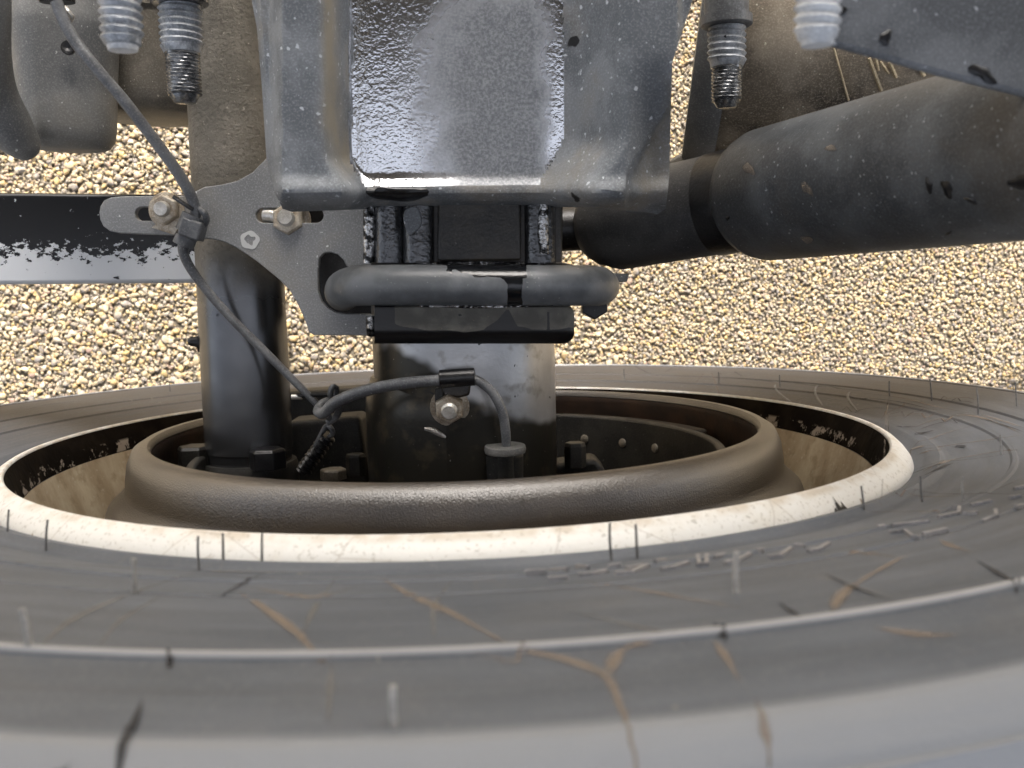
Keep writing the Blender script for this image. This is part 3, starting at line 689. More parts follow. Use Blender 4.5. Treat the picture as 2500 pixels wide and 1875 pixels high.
# nut, washer and stud on the tab
nc = Pz(408, 513, ZB)
obj('washer', lathe(nc, (0, 0, 1), [(0, .0115), (.0016, .0115), (.0019, .0105)], 36), MAT['rustzinc'], brk)
obj('nut', hexa(nc+np.array([0, 0, .0019]), (0, 0, 1), .0098, .007), MAT['rustzinc'], brk, smooth=False, bevel=.0005)
obj('stud', lathe(nc, (0, 0, 1), [(-.01, .0052), (.0105, .0052), (.0125, .0042), (.0126, 0)], 24), MAT['zinc'], brk)
obj('lock_tab', prism(pxpoly([(372, 556), (392, 540), (440, 556), (428, 574)], ZB), ZB, ZB+.002), MAT['rustzinc'], brk, bevel=.0004)
b2 = Pz(706, 538, ZB-.004)
obj('slot_washer', lathe(b2-np.array([0, 0, .004]), (0, .12, 1), [(0, .0135), (.0022, .0135), (.0026, .0125)], 36), MAT['rustzinc'], brk)
obj('slot_nut', hexa(b2-np.array([0, 0, .0015]), (0, .12, 1), .0105, .0085), MAT['rustzinc'], brk, smooth=False, bevel=.0005)
obj('slot_stud', lathe(b2, (0, .12, 1), [(-.01, .0055), (.0105, .0055), (.0122, .0045), (.0123, 0)], 24), MAT['zinc'], brk)
obj('slot_sleeve', tube([Pz(646, 524, ZB-.005), Pz(668, 527, ZB-.004), Pz(690, 536, ZB-.004)], .0048, 14, 5), MAT['zinc'], brk)
# white chalked ring beside the slot
chalk = NM('white_chalk'); chalk_m = chalk.fin((.62, .62, .60), .8)
rv = []; rf = []
cc = Pz(610, 586, ZB+.0004)
for i in range(29):
    a = 2*PI*i/28; w1 = 1+.06*math.sin(5*a+1); rv += [cc+np.array([math.cos(a)*.0062*w1, math.sin(a)*.0058*w1, 0]), cc+np.array([math.cos(a)*.0032*(1+.3*math.sin(3*a)), math.sin(a)*.0030*(1+.3*math.sin(4*a)), 0])]
    if i: rf.append([2*i-2, 2*i, 2*i+1, 2*i-1])
obj('chalk_mark', (rv, rf), chalk_m, brk)

# ================================================================== GLOSSY BEAM ON THE LEFT
ZM = -.055
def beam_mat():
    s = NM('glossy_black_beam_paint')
    # pale grey along the lower half, black above, with a ragged edge between
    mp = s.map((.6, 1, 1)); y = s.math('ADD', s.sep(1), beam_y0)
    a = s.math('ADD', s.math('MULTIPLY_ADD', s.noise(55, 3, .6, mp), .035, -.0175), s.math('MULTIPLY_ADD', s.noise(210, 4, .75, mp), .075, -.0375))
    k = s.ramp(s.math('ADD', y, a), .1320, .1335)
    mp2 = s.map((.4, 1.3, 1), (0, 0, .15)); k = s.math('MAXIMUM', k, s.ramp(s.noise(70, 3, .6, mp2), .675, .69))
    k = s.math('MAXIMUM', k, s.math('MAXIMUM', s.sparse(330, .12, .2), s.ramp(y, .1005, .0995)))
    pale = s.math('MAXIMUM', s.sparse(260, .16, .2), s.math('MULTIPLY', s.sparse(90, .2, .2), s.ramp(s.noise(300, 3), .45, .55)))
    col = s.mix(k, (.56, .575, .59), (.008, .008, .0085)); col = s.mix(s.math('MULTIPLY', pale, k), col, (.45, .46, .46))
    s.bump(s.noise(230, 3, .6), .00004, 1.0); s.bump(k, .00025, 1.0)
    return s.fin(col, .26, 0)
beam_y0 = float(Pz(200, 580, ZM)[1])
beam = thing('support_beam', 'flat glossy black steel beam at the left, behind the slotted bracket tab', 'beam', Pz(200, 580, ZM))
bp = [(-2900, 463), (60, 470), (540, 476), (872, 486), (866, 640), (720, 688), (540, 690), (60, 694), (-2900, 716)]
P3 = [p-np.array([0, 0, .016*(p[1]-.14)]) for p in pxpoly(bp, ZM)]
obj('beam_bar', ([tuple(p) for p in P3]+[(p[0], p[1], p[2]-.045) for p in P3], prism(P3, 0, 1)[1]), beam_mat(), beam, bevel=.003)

# ================================================================== SPRING SEAT CASTING
def sstep(a, b, x):
    t = np.clip((x-a)/(b-a), 0, 1); return t*t*(3-2*t)
def seat_height(px, py):
    left = 863-14*sstep(250, 480, py)*0+sstep(380, 470, py)*45
    right = 1372-sstep(330, 470, py)*70
    zl = .094+.050*sstep(left, left-75, px)           # rise to the left rib
    zl = zl-.030*sstep(690, 655, px)-.018*sstep(640+.08*(py-100), 622+.05*py, px)
    zr = .052*sstep(right, right+170, px)-.020*sstep(1520, 1600, px)*sstep(120, 420, py)
    crease = 1655-.40*sstep(180, 480, py)*330
    fl = sstep(0, 12, px-crease)*.012
    z = zl+zr-fl
    # lip along the lower edge: swells a little, then rolls under
    z = z+.005*sstep(425, 465, py)-.030*sstep(462, 520, py)**1.6
    z = z+(300-py)*2.2e-5
    # corner of the left rib pinched towards the lower left
    return z
def edge_left(py): return np.interp(py, [-400, 0, 84, 232, 400, 470, 500], [590, 612, 627, 639, 650, 668, 690])
def edge_right(py): return np.interp(py, [-400, 0, 127, 148, 422, 500, 523], [1760, 1690, 1648, 1641, 1634, 1626, 1606])
def bottom(px): return np.interp(px, [640, 690, 820, 892, 1100, 1300, 1471, 1522, 1560, 1606, 1627], [470, 510, 506, 503, 500, 498, 499, 506, 514, 523, 508])
def seat_grid():
    nx, ny = 150, 90; V = []; F = []
    for j in range(ny):
        v = j/(ny-1)
        for i in range(nx):
            u = i/(nx-1)
            py0 = -330+v*(500+330)
            xl, xr = edge_left(py0), edge_right(py0); px = xl+(xr-xl)*u
            py = -330+v*(bottom(px)+330)
            V.append(Pz(px, py, float(seat_height(px, py))))
    for j in range(ny-1):
        for i in range(nx-1): F.append([j*nx+i, j*nx+i+1, (j+1)*nx+i+1, (j+1)*nx+i])
    # skirt: real thickness below the edge
    rim_ = [i for i in range(nx)]+[j*nx+nx-1 for j in range(1, ny)]+[(ny-1)*nx+i for i in range(nx-2, -1, -1)]+[j*nx for j in range(ny-2, 0, -1)]
    n0 = len(V)
    for k in rim_: V.append(np.asarray(V[k])-np.array([0, 0, .022]))
    m_ = len(rim_)
    for k in range(m_): F.append([rim_[k], rim_[(k+1) % m_], n0+(k+1) % m_, n0+k])
    return V, F, nx, ny
V_, F_, nx_, ny_ = seat_grid()
pocket_f = []; body_f = []
for f in F_:
    c = np.mean([np.asarray(V_[k]) for k in f], axis=0); px, py = topx(c)
    lf = 852+sstep(380, 470, py)*40; rt = 1374-sstep(330, 470, py)*62
    (pocket_f if (lf < px < rt and py < 452 and max(f) < nx_*ny_) else body_f).append(f)
seat = thing('spring_seat', 'grey cast spring seat with a glossy black pocket, top centre over the axle', 'spring seat', Pz(1120, 300, .09))
cast_o = obj('casting_body', (V_, body_f), MAT['cast'], seat)
def valley_dirt(p):
    px, py = topx(p)
    c = np.interp(py, [-300, 0, 300, 360, 420], [800, 802, 812, 835, 850]); w = np.interp(py, [-300, 200, 380, 430], [16, 20, 34, 20])
    return float(math.exp(-((px-c)/w)**2)*np.interp(py, [395, 450], [1, 0]))
paint_attr(cast_o, valley_dirt)
def pocket_mat():
    s = NM('glossy_black_pocket_paint')
    x, y = s.sep(0), s.sep(1)
    # dust film over the middle and right of the pocket, with a ragged edge
    nx2 = s.math('MULTIPLY_ADD', s.noise(45, 4), .05, -.025)
    k = s.math('MULTIPLY', s.ramp(s.math('ADD', x, nx2), -.042, .012), s.ramp(s.math('ADD', s.math('ADD', y, s.math('MULTIPLY', x, -.35)), nx2), .078, .048))
    k = s.math('MULTIPLY', k, s.ramp(s.math('ADD', x, s.math('MULTIPLY', nx2, .6)), .058, .042))
    gr = s.mix(s.ramp(s.noise(600, 3, .7), .35, .7), (.185, .197, .212), (.36, .37, .385))
    col = s.mix(k, (.66, .67, .69), gr)
    col = s.mix(s.math('MULTIPLY', s.sparse(420, .25, .2), .4), col, (.5, .5, .5))
    s.bump(s.noise(560, 2, .5), .00024, .9); s.bump(s.noise(210, 2, .5), .00030, .8)
    return s.fin(col, s.math('MULTIPLY_ADD', k, .36, .10), s.math('MULTIPLY_ADD', k, -.72, .92))
obj('pocket_floor', (V_, pocket_f), pocket_mat(), seat)
for o in seat.children:
    bm = bmesh.new(); bm.from_mesh(o.data); bmesh.ops.delete(bm, geom=[v for v in bm.verts if not v.link_faces], context='VERTS'); bmesh.ops.recalc_face_normals(bm, faces=bm.faces)
    up = sum(f.normal.z*f.calc_area() for f in bm.faces)
    if up < 0: bmesh.ops.reverse_faces(bm, faces=bm.faces)
    bm.to_mesh(o.data); bm.free()
# oil-wet lump on the lower lip
lump = smooth_poly([(892, 470), (905, 452), (960, 456), (1040, 458), (1052, 470), (1040, 482), (1010, 492), (985, 494), (950, 490), (915, 486)], 4)
lv = [Pz(970, 473, float(seat_height(970, 473))+.0016)]; lf_ = []
for k_, hh in ((.72, .0014), (1.0, -.0006)):
    for x, y in lump: x, y = 970+(x-970)*k_, 473+(y-473)*k_; lv.append(Pz(x, y, float(seat_height(x, y))+hh))
nl = len(lump)
for i in range(nl): lf_.append([0, 1+i, 1+(i+1) % nl]); lf_.append([1+i, 1+nl+i, 1+nl+(i+1) % nl, 1+(i+1) % nl])
obj('oil_patch', (lv, lf_), MAT['black'], seat)

# ================================================================== AXLE SADDLE (black block between seat and U-bolt)
sad = thing('axle_saddle', 'glossy black painted saddle block between the grey spring seat and the U-bolt', 'saddle', Pz(1130, 580, .06))
blk = gloss_black('glossy_black_saddle_paint', (.10, .102, .106), 400, .0005, .18, .7)
obj('saddle_core', prism(pxpoly([(905, 470), (1375, 470), (1372, 652), (915, 655)], .0665), .0, .0665), MAT['saddle'], sad, bevel=.002)
obj('cover_plate', prism(pxpoly([(1068, 470), (1272, 470), (1272, 636), (1068, 638)], .073), .066, .073), MAT['saddle'], sad, bevel=.0015)
for x0, x1, z1 in ((918, 985, .075), (985, 1058, .078), (1285, 1352, .078)):
    xc = (x0+x1)/2; a = Pz(xc, 470, z1-.012); b = Pz(xc+1, 642, z1-.012); d = b-a
    obj('post', lathe(a, d, [(0, .0098), (np.linalg.norm(d), .0098)], 28), blk, sad)
obj('grey_patch', prism(pxpoly(smooth_poly([(990, 512), (1012, 504), (1026, 520), (1028, 548), (1012, 566), (998, 572), (988, 552), (984, 530)], 4), .0795), .075, .0788), MAT['cast'], sad, bevel=.0008)
weldm = NM('bright_weld'); weldm.bump(weldm.noise(300, 3), .002, 1.0); weld_m = weldm.fin(weldm.mix(weldm.ramp(weldm.noise(220, 3), .45, .55), (.6, .6, .6), (.03, .03, .03)), .2, .8)
obj('weld_seam', tube([Pz(900, 500, .066), Pz(902, 560, .066), Pz(900, 642, .064)], [.0035, .004, .0035], 10, 8), weld_m, sad)
obj('weld_seam', tube([Pz(905, 772, .066), Pz(907, 795, .066), Pz(907, 818, .064)], [.003, .0035, .003], 10, 6), weld_m, sad)
obj('weld_seam', tube([Pz(1328, 500, .0775), Pz(1326, 560, .0775), Pz(1328, 620, .076)], [.0028, .0036, .003], 10, 8), weld_m, sad)
obj('base_flange', prism(pxpoly([(905, 640), (1370, 640), (1400, 646), (1400, 658), (905, 658)], .067), .055, .0675), MAT['saddle'], sad, bevel=.001)
obj('side_lug', prism(pxpoly([(772, 604), (915, 596), (915, 800), (782, 775)], -.016), -.05, -.016), MAT['black'], sad, bevel=.002)
obj('bright_edge', tube([Pz(1010, 645, .0676), Pz(1180, 643, .0676), Pz(1330, 645, .0676)], .0013, 8, 6), weld_m, sad)

# ================================================================== U-BOLT OVER THE AXLE
ub = thing('u_bolt', 'thick grey dusty U-bolt rod bent over the axle, with bare black patches', 'u-bolt', Pz(1150, 697, .07))
zr = .0765; rr = .0124
arc = [Pz(838, 714, .020), Pz(842, 706, .040), Pz(858, 700, .060), Pz(890, 697, .072), Pz(960, 696, zr+.001), Pz(1100, 696, zr+.002), Pz(1250, 697, zr+.002), Pz(1380, 697, zr), Pz(1430, 697, .070), Pz(1456, 698, .058), Pz(1464, 699, .036), Pz(1468, 700, .0), Pz(1470, 702, -.06)]
uo = obj('rod', tube(arc, rr, 28, 10), MAT['rod'], ub)
def bare_rod(p):
    px, py = topx(p)
    a = max(0, 1-abs(px-1257)/30) * (1 if py > 650 else 1.2)
    lim = np.interp(px, [1040, 1085, 1110, 1130, 1160, 1200, 1240, 1290, 1330], [0, 668, 660, 668, 676, 674, 690, 672, 0])
    b = .9 if (1062 < px < 1310 and py < lim) else 0
    return max(a*1.3 if py > 655 else a, b)
paint_attr(uo, bare_rod)
obj('end_nut', hexa(Pz(1452, 744, .010), (0, -.05, -1), .0100, .014), MAT['black'], ub, smooth=False, bevel=.0008)
obj('end_washer', prism(pxpoly([(1466, 665), (1536, 668), (1532, 688), (1466, 690)], .02), .012, .02), MAT['chamber'], ub, bevel=.001)

# ================================================================== CLAMP PLATE
cl = thing('clamp_plate', 'thick dusty clamp plate with bare black lower edge across the axle below the U-bolt', 'clamp', Pz(1150, 790, .05))
cpoly = []
for (cx_, cy_, a0_) in ((1374, 768, -90), (1376, 812, 0)):
    for i in range(7):
        a = math.radians(a0_+15*i); cpoly.append((cx_+26*math.cos(a), cy_+26*math.sin(a)))
cpoly = [(914, 743)]+cpoly+[(1300, 838), (1100, 839), (960, 839), (920, 837), (914, 832)]
def grid_slab(poly, z_top, z_bot, roll):
    """prism whose top is a fine grid strip so it can carry painted patches; the lower edge is rolled over"""
    xs = np.linspace(914, 1402, 100); ys = np.linspace(743, 839, 26); V = []; F = []
    for y in ys:
        for x in xs:
            x2 = x
            dy = max(0, 768-y, y-812)
            lim = 1376+math.sqrt(max(0, 26**2-min(26, dy)**2)); x2 = 914+(x-914)*(lim-914)/(1402-914)
            zz = z_top-roll*max(0, (y-806)/33)**2-roll*.5*max(0, (752-y)/9)**2-.003*max(0, (x-1380)/22)**2
            V.append(Pz(x2, y, zz))
    nx, ny = len(xs), len(ys)
    for j in range(ny-1):
        for i in range(nx-1): F.append([j*nx+i, j*nx+i+1, (j+1)*nx+i+1, (j+1)*nx+i])
    rim_ = [i for i in range(nx)]+[j*nx+nx-1 for j in range(1, ny)]+[(ny-1)*nx+i for i in range(nx-2, -1, -1)]+[j*nx for j in range(ny-2, 0, -1)]
    n0 = len(V)
    for k in rim_: q = np.array(V[k]); q[2] = z_bot; V.append(q)
    m_ = len(rim_)
    for k in range(m_): F.append([rim_[k], rim_[(k+1) % m_], n0+(k+1) % m_, n0+k])
    F.append([n0+k for k in range(m_)])
    return V, F
co_ = obj('clamp_block', grid_slab(cpoly, .080, .02, .010), MAT['clampmat'], cl)
def bare_clamp(p):
    px, py = topx(p)
    low = np.interp(px, [914, 960, 1000, 1040, 1100, 1140, 1180, 1215, 1240, 1262, 1300, 1360, 1402], [760, 790, 800, 806, 808, 812, 805, 780, 752, 795, 804, 806, 798])
    k = float(np.clip(.5+(py-low)/14, 0, 1))
    if px < 965: k = max(k, float(np.clip(.5+(965-px)/20, 0, 1)))
    k = max(k, max(0, 1-abs(px-1339)/8)*.9 if py > 760 else 0, max(0, 1.2-(abs(px-1123)+abs(py-769))/7))
    return k
paint_attr(co_, bare_clamp)
obj('bright_edge', tube([Pz(1020, 747, .0795), Pz(1150, 748, .0795), Pz(1250, 747, .0795), Pz(1350, 745, .0795)], [.0006, .0014, .001, .0006], 8, 6), weld_m, cl)

# ================================================================== SHOCK ABSORBER ON THE RIGHT
shk = thing('shock_absorber', 'thick dark dusty shock absorber rising to the right from the axle', 'shock absorber', Pz(1500, 560, .02))
pa = Pz(1850, 480, .060); pb = Pz(2560, 350, .255); dax = pb-pa; LL = np.linalg.norm(dax)
obj('dust_tube', lathe(pa, dax, [(-.004, 0), (-.003, .026), (.001, .034), (.006, .0385), (.013, .0400), (LL+.35, .0405)], 96), MAT['shock'], shk)
dn = dax/LL
obj('tube_mouth', lathe(pa-dn*.006, dax, [(0, .0), (.0005, .032), (.004, .034)], 64), MAT['black'], shk)
pe = Pz(1435, 560, -.025)
d2 = (pa-dn*.0-pe); l2 = np.linalg.norm(d2)
obj('body_tube', lathe(pe, d2, [(.02, .030), (.026, .0318), (l2+.01, .0318)], 72), MAT['shockdark'], shk)
obj('neck_shade', lathe(pe, d2, [(l2-.030, .0322), (l2-.029, .0328), (l2+.011, .0328)], 72), MAT['black'], shk)  # black band painted in as the shade at the dust tube's mouth
obj('rubber_bush', lathe(pe-d2/l2*.0, d2, [(0, .012), (.004, .022), (.012, .0275), (.030, .0285), (.04, .0275)], 56), MAT['shockdark'], shk)
obj('eye_pin', lathe(Pz(1340, 560, -.03), (1, .02, 0.02), [(0, .016), (.03, .016)], 32), MAT['black'], shk)

def on_cyl(px, py, p0, ax, rad):
    d = ray(px, py); a = ax/np.linalg.norm(ax); o = CAM-p0
    dp = d-a*(d@a); op = o-a*(o@a); A = dp@dp; B = 2*dp@op; Cc = op@op-rad*rad
    t = (-B-math.sqrt(max(0, B*B-4*A*Cc)))/(2*A); p = CAM+d*t; q = p-p0; nrm = q-a*(q@a); return p, nrm/np.linalg.norm(nrm)
def blob(name, p, nrm, rx_, ry_, rot, h, mat, parent, seed):
    rg = random.Random(seed); _, u, v = frame(nrm); m = 18; V = [p+nrm*h]; F = []; E = [1.0]
    ph = [rg.uniform(0, 6.28) for _ in range(3)]
    for k, s_ in enumerate((.6, 1.0)):
        for i in range(m):
            a = 2*PI*i/m; w = 1+.22*math.sin(2*a+ph[0])+.16*math.sin(3*a+ph[1])+.10*math.sin(5*a+ph[2])
            x, y = rx_*s_*w*math.cos(a), ry_*s_*w*math.sin(a); c, s2 = math.cos(rot), math.sin(rot)
            V.append(p+u*(x*c-y*s2)+v*(x*s2+y*c)+nrm*(h if k == 0 else -.0002)); E.append(1.0 if k == 0 else 0.0)
    for i in range(m): F.append([0, 1+i, 1+(i+1) % m]); F.append([1+i, 1+m+i, 1+m+(i+1) % m, 1+(i+1) % m])
    o = obj(name, (V, F), mat, parent); at = o.data.attributes.new('edge', 'FLOAT', 'POINT'); at.data.foreach_set('value', E); return o
for k, (px, py, a, b) in enumerate([(2268, 453, .0034, .0022), (2312, 462, .0036, .0036), (2370, 490, .0028, .0018), (2492, 446, .0052, .0038), (2316, 571, .0034, .0010), (1776, 533, .0018, .0014)]):
    p, nn = on_cyl(px, py, pa, dax, .0402); blob('oil_drop', p, nn, a, b, .4*k, .0005, MAT['black'], shk, 11+k)
smudge = mud_mat('tan_smudge', (.17, .14, .11), .6)
for k, (px, py, a, b) in enumerate([(1970, 460, .0055, .0035), (1828, 412, .008, .0035), (2028, 362, .006, .0018), (1970, 585, .005, .004)]):
    p, nn = on_cyl(px, py, pa, dax, .0404); blob('mud_smudge', p, nn, a, b, .6+.5*k, .0004, smudge, shk, 31+k)
# ================================================================== TANK BEHIND, MOUNTING PLATE
tank = thing('air_tank', 'brown dirty round air tank behind the shock absorber, streaked with scratches', 'tank', Pz(2000, 120, -.06))
ta = Pz(1745, 75, -.06); tb = Pz(2700, 150, -.02); td = tb-ta; tl = np.linalg.norm(td)
obj('tank_shell', lathe(ta, td, [(-.004, 0), (-.003, .07), (0.0, .086), (.006, .094), (.016, .098), (tl, .100)], 96), MAT['tank'], tank)
obj('end_band', lathe(ta, td, [(-.012, .085), (-.012, .102), (-.002, .1065), (.010, .104), (.010, .095)], 96), MAT['chamber'], tank)
scr_m = dusty('pale_scratches', (.42, .33, .2), (.55, .44, .28), .5, 90, None, None)
for x0, y0, x1, y1, w in ((2036, 118, 2072, 245, .0007), (2122, 142, 2152, 222, .0011), (2150, 150, 2170, 180, .0008), (2172, 152, 2188, 190, .0011), (2246, 166, 2256, 186, .0014), (2138, 142, 2146, 172, .0008)):
    a = None
    def on_tank(px, py):
        best = None
        for z in np.linspace(-.02, .06, 400):
            p = Pz(px, py, z); t = (p-ta)@(td/tl); dd = np.linalg.norm(p-ta-(td/tl)*t)
            if best is None or abs(dd-.1003) < best[0]: best = (abs(dd-.1003), p)
        return best[1]
    obj('scratch', tube([on_tank(x0, y0), on_tank((x0+x1)/2, (y0+y1)/2), on_tank(x1, y1)], w, 6, 4), scr_m, tank)
mp_ = thing('mounting_plate', 'dark grey speckled steel mounting plate at the upper right, above the shock absorber', 'plate', Pz(2300, 80, .29))
obj('plate_sheet', prism(pxpoly([(1990, 98), (2010, 60), (2060, -60), (2110, -400), (3000, -400), (3000, 372), (2500, 233), (2300, 183), (2140, 138), (2035, 110)], .29), .285, .29), dusty('dark_speckled_plate', (.09, .095, .102), (.16, .168, .177), .5, 18, (260, .3, .22), (20, .05, .2), bump=.0003), mp_, bevel=.002)
for k, (px, py, a, b) in enumerate([(2400, 180, .0052, .0028), (2162, 92, .0028, .0024), (2060, 24, .0016, .001)]):
    blob('oil_drop', Pz(px, py, .2903), np.array([0, 0, 1.0]), a, b, 1.0+k, .0005, MAT['black'], mp_, 51+k)
# bracket foot behind the seat, right
ft = thing('hanger_strut', 'narrow dark hanger strut between the spring seat and the tank', 'strut', Pz(1680, 360, -.03))
obj('strut_bar', prism(pxpoly([(1600, 410), (1720, 340), (1760, 345), (1760, 400), (1640, 470), (1600, 470)], -.03), -.05, -.03), MAT['browncan'], ft, bevel=.002)

# ================================================================== CANISTERS ON THE LEFT
can = thing('canister', 'dusty brown round canister behind the threaded studs at the upper left', 'canister', Pz(370, 150, -.08))
ca = Pz(372, 238, -.075)
obj('canister_shell', lathe(ca-np.array([0, .0, 0]), (0.02, 1, 0), [(-.016, 0), (-.0155, .040), (-.013, .0445), (-.008, .0475), (.0, .049), (.28, .050)], 80), MAT['browncan'], can)
obj('canister_band', lathe(ca+np.array([0, .055, 0]), (0.02, 1, 0), [(0, .0495), (0, .0515), (.012, .0515), (.012, .0495)], 80), MAT['browncan'], can)
ch = thing('brake_chamber', 'smooth grey dusty brake chamber with rounded shells at the upper left corner', 'brake chamber', Pz(140, 200, .02))
obj('front_shell', lathe(Pz(166, 322, -.005), (.04, 1, .02), [(-.012, 0), (-.012, .022), (-.0105, .0265), (-.006, .0298), (.002, .0312), (.02, .0322), (.06, .0345), (.066, .036), (.074, .036), (.08, .0348), (.24, .0348)], 80), MAT['chamber'], ch)
obj('side_lug', lathe(Pz(232, 322, -.015), (.02, 1, .0), [(-.014, 0), (-.013, .007), (-.008, .0105), (.3, .0115)], 32), MAT['chamber'], ch)
obj('clamp_half', tube([Pz(-75, -160, .09), Pz(-62, 0, .082), Pz(-50, 130, .070), Pz(-24, 230, .056), Pz(22, 310, .044), Pz(62, 358, .034), Pz(74, 372, .030)], [.021, .0195, .0175, .016, .0145, .0105, .006], 32, 8), MAT['chamber'], ch)
obj('hose_port', lathe(Pz(168, 118, .032), (.1, .1, 1), [(0, .0045), (.002, .0045), (.0021, .0025), (.0005, .0)], 20), MAT['black'], ch)
obj('fitting', lathe(Pz(140, 6, .075), (0, 1, .1), [(0, .010), (.012, .011), (.013, .009), (.03, .009)], 24), MAT['black'], ch)
obj('clip_wire', tube([Pz(160, 18, .08), Pz(168, 30, .082), Pz(176, 42, .08), Pz(170, 50, .078)], .0014, 8, 5), MAT['zinc'], ch)

# ================================================================== THREADED STUDS
def stud(label, x0, x1, y_top, y_mid, y_tip, z, upper, lower, collar=None, cap=None):
    """stud lying along the axle direction; tip points at the wheel"""
    xc = (x0+x1)/2; tip = Pz(xc, y_tip, z); a = np.array([0.0, 1, 0])
    d = (tip-CAM)@RZ; R = (x1-x0)/2/FPX*d
    st = thing('threaded_stud', label, 'stud', tip, 'threaded studs pointing at the wheel')
    Lm = (Pz(xc, y_mid, z)-tip)@a; Lt = (Pz(xc, y_top, z)-tip)@a
    p = .0026
    if lower:
        r2 = R*.80; tp = r2*.45
        obj('shank', lathe(tip, a, [(0, r2*.55), (.0004, r2*.62), (tp, r2*.9)]+[(tp+i*p/9, r2) for i in range(int((Lm-tp)/(p/9)))]+[(Lm+.002, r2)], 32, thread=(tp, Lm-.001, p*.8, .0011)), MAT[lower], st)
        s0 = Lm
    else: s0 = 0.0
    k0 = R*.35; p2 = .0036
    obj('sealed_thread', lathe(tip, a, [(s0, R*.74), (s0+.0006, R*.82), (s0+k0, R)]+[(s0+k0+i*p2/9, R) for i in range(max(4, int((Lt-s0-k0)/(p2/9))))], 36, thread=(s0+k0*.8, Lt+1, p2, .0016)), MAT[upper], st)
    if cap: obj('tip_cap', lathe(tip, a, [(-.0022, R*.55), (-.002, R*.66), (0.0005, R*.73)], 32), MAT[cap], st)
    if collar:
        obj('nut', lathe(tip+a*Lt, a, [(0, R*1.15), (.001, R*1.3), (.006, R*1.3), (.0061, R*1.12), (.030, R*1.12), (.2, R*1.12)], 32), MAT[collar], st)
    return st
stud('grey threaded stud with dark tip at the upper left, right of the blurred one', 400, 505, 12, 132, 252, .085, 'threadlight', 'threaddark', 'threaddark')
stud('grey threaded stud with dark tip between the spring seat and the air tank', 1727, 1822, 66, 166, 264, .085, 'threadlight', 'threaddark', 'tie')
stud('blurred white-capped threaded stud at the upper left, nearest the brake chamber', 247, 352, -60, 60, 112, .24, 'threadlight', None, None, 'threadwhite')
stud('blurred white threaded stud in front of the mounting plate at the upper right', 1938, 2053, -60, 60, 97, .33, 'threadwhite', None, None, 'threadwhite')

# ================================================================== CABLES
cabA = thing('sensor_cable', 'thin grey sensor cable running from the brake chamber down across the camshaft tube', 'cable', Pz(440, 500, .05))
obj('cable_run', tube([Pz(138, 4, .085), Pz(150, 40, .084), Pz(178, 92, .082), (Pz(225, 155, .080)), Pz(300, 242, .072), Pz(370, 333, .064), Pz(432, 418, .056), Pz(466, 478, .050), Pz(478, 520, .047), Pz(466, 560, .046), Pz(448, 590, .045), Pz(452, 630, .042),
                        Pz(490, 690, .038), Pz(560, 772, .034), Pz(640, 852, .031), Pz(720, 932, .030), Pz(775, 988, .030), Pz(806, 1022, .022)],
                       [.0036]*8+[.0034]*3+[.0031, .0030, .0029, .0028, .0026, .0024, .0024], 16, 8), MAT['cable'], cabA)
tiew = thing('cable_tie', 'dark plastic cable tie binding the sensor cable to the slotted tab', 'cable tie', Pz(462, 545, .045))
def band(pc, ax, r, h, mat, name, parent): return obj(name, lathe(pc-np.asarray(ax)/np.linalg.norm(ax)*h/2, ax, [(0, r*.92), (0, r), (h, r), (h, r*.92)], 28), mat, parent)
t1 = Pz(468, 548, .046); tx = Pz(448, 592, .046)-Pz(480, 515, .046)
band(t1, tx, .0082, .0115, MAT['tie'], 'tie_band', tiew)
band(t1+tx/np.linalg.norm(tx)*.0115, tx, .0068, .0060, MAT['tie'], 'tie_band', tiew)
obj('tie_head', prism(pxpoly([(446, 528), (498, 545), (486, 590), (434, 572)], .052), .041, .0545), MAT['tie'], tiew, bevel=.0016)
obj('tie_tail', tube([Pz(424, 480, .050), Pz(448, 497, .051), Pz(472, 512, .051)], .0014, 8, 5), MAT['black'], tiew)
obj('tie_loop', tube([Pz(486, 510, .048), Pz(500, 522, .050), Pz(503, 540, .048), Pz(492, 556, .046)], .0022, 10, 6), MAT['tie'], tiew)
cabB = thing('sensor_cable', 'grey sensor cable looping up over the axle and down into the drum', 'cable', Pz(1000, 935, .07))
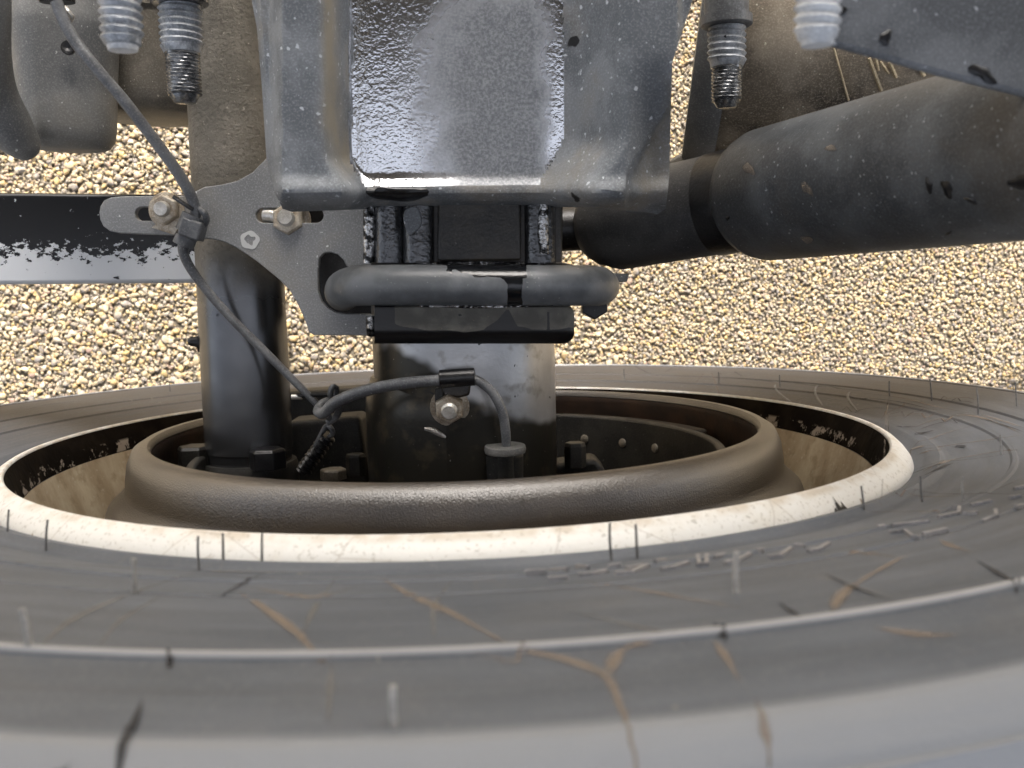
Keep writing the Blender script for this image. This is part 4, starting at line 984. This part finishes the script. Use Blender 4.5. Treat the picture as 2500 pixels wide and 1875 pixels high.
obj('cable_run', tube([Pz(800, 1032, .020), Pz(818, 1020, .022), Pz(826, 998, .026), Pz(812, 980, .030), Pz(790, 985, .034), Pz(778, 1004, .040), Pz(792, 1008, .048), Pz(815, 985, .054), Pz(860, 964, .060), Pz(925, 946, .066), Pz(1000, 934, .071), Pz(1075, 928, .073), Pz(1140, 924, .073)],
                       [.0022, .0024, .0026, .0028, .0032]+[.0038]*5+[.0037, .0035, .0034], 16, 8), MAT['cable'], cabB)
obj('sleeve', lathe(Pz(1072, 925, .073), Pz(1152, 920, .073)-Pz(1072, 925, .073), [(0, .004), (.0005, .0056), (.022, .0056), (.0225, .004)], 24), MAT['black'], cabB)
obj('lead_wire', tube([Pz(1145, 922, .073), Pz(1175, 934, .073), Pz(1205, 962, .073), Pz(1226, 1005, .072), Pz(1234, 1050, .070), Pz(1236, 1090, .067), Pz(1234, 1150, .062), Pz(1230, 1190, .058)], [.0030, .003, .003, .003, .003, .0028, .0024, .0024], 14, 8), MAT['cable'], cabB)
obj('bush_flange', lathe(Pz(1233, 1088, .066), (0.0, -1, -.06), [(0, .004), (0, .0128), (.0025, .0133), (.0042, .0128), (.0042, .006)], 36), MAT['bush'], cabB)
obj('bush_stem', lathe(Pz(1233, 1100, .065), (0.0, -1, -.06), [(0, .0055), (.03, .006)], 28), web_m, cabB)
clip = thing('cable_clip', 'small dark clip holding the sensor cable on top of the axle', 'clip', Pz(1112, 945, .07))
obj('clip_strap', prism(pxpoly([(1078, 945), (1150, 930), (1146, 966), (1120, 972), (1082, 968)], .069), .060, .069), MAT['saddle'], clip, bevel=.0015)
obj('clip_tab', prism(pxpoly([(1060, 950), (1082, 946), (1084, 1000), (1062, 1010)], .068), .060, .0665), web_m, clip, bevel=.001)
tw = thing('cable_tie', 'thin black cable tie with a cut tail beside the loop of the sensor cable', 'cable tie', Pz(800, 966, .03))
obj('tie_tail', tube([Pz(722, 968, .03), Pz(760, 965, .031), Pz(800, 963, .032), Pz(848, 962, .033)], .0016, 8, 4), MAT['black'], tw)
obj('cut_end', lathe(Pz(712, 969, .03), (1, 0, 0), [(0, .0018), (.007, .0018)], 10), MAT['zinc'], tw)
obj('tie_loop', tube([Pz(812, 982, .034), Pz(806, 962, .040), Pz(812, 944, .040), Pz(822, 950, .036), Pz(818, 975, .032)], .0018, 8, 6), MAT['tie'], tw)
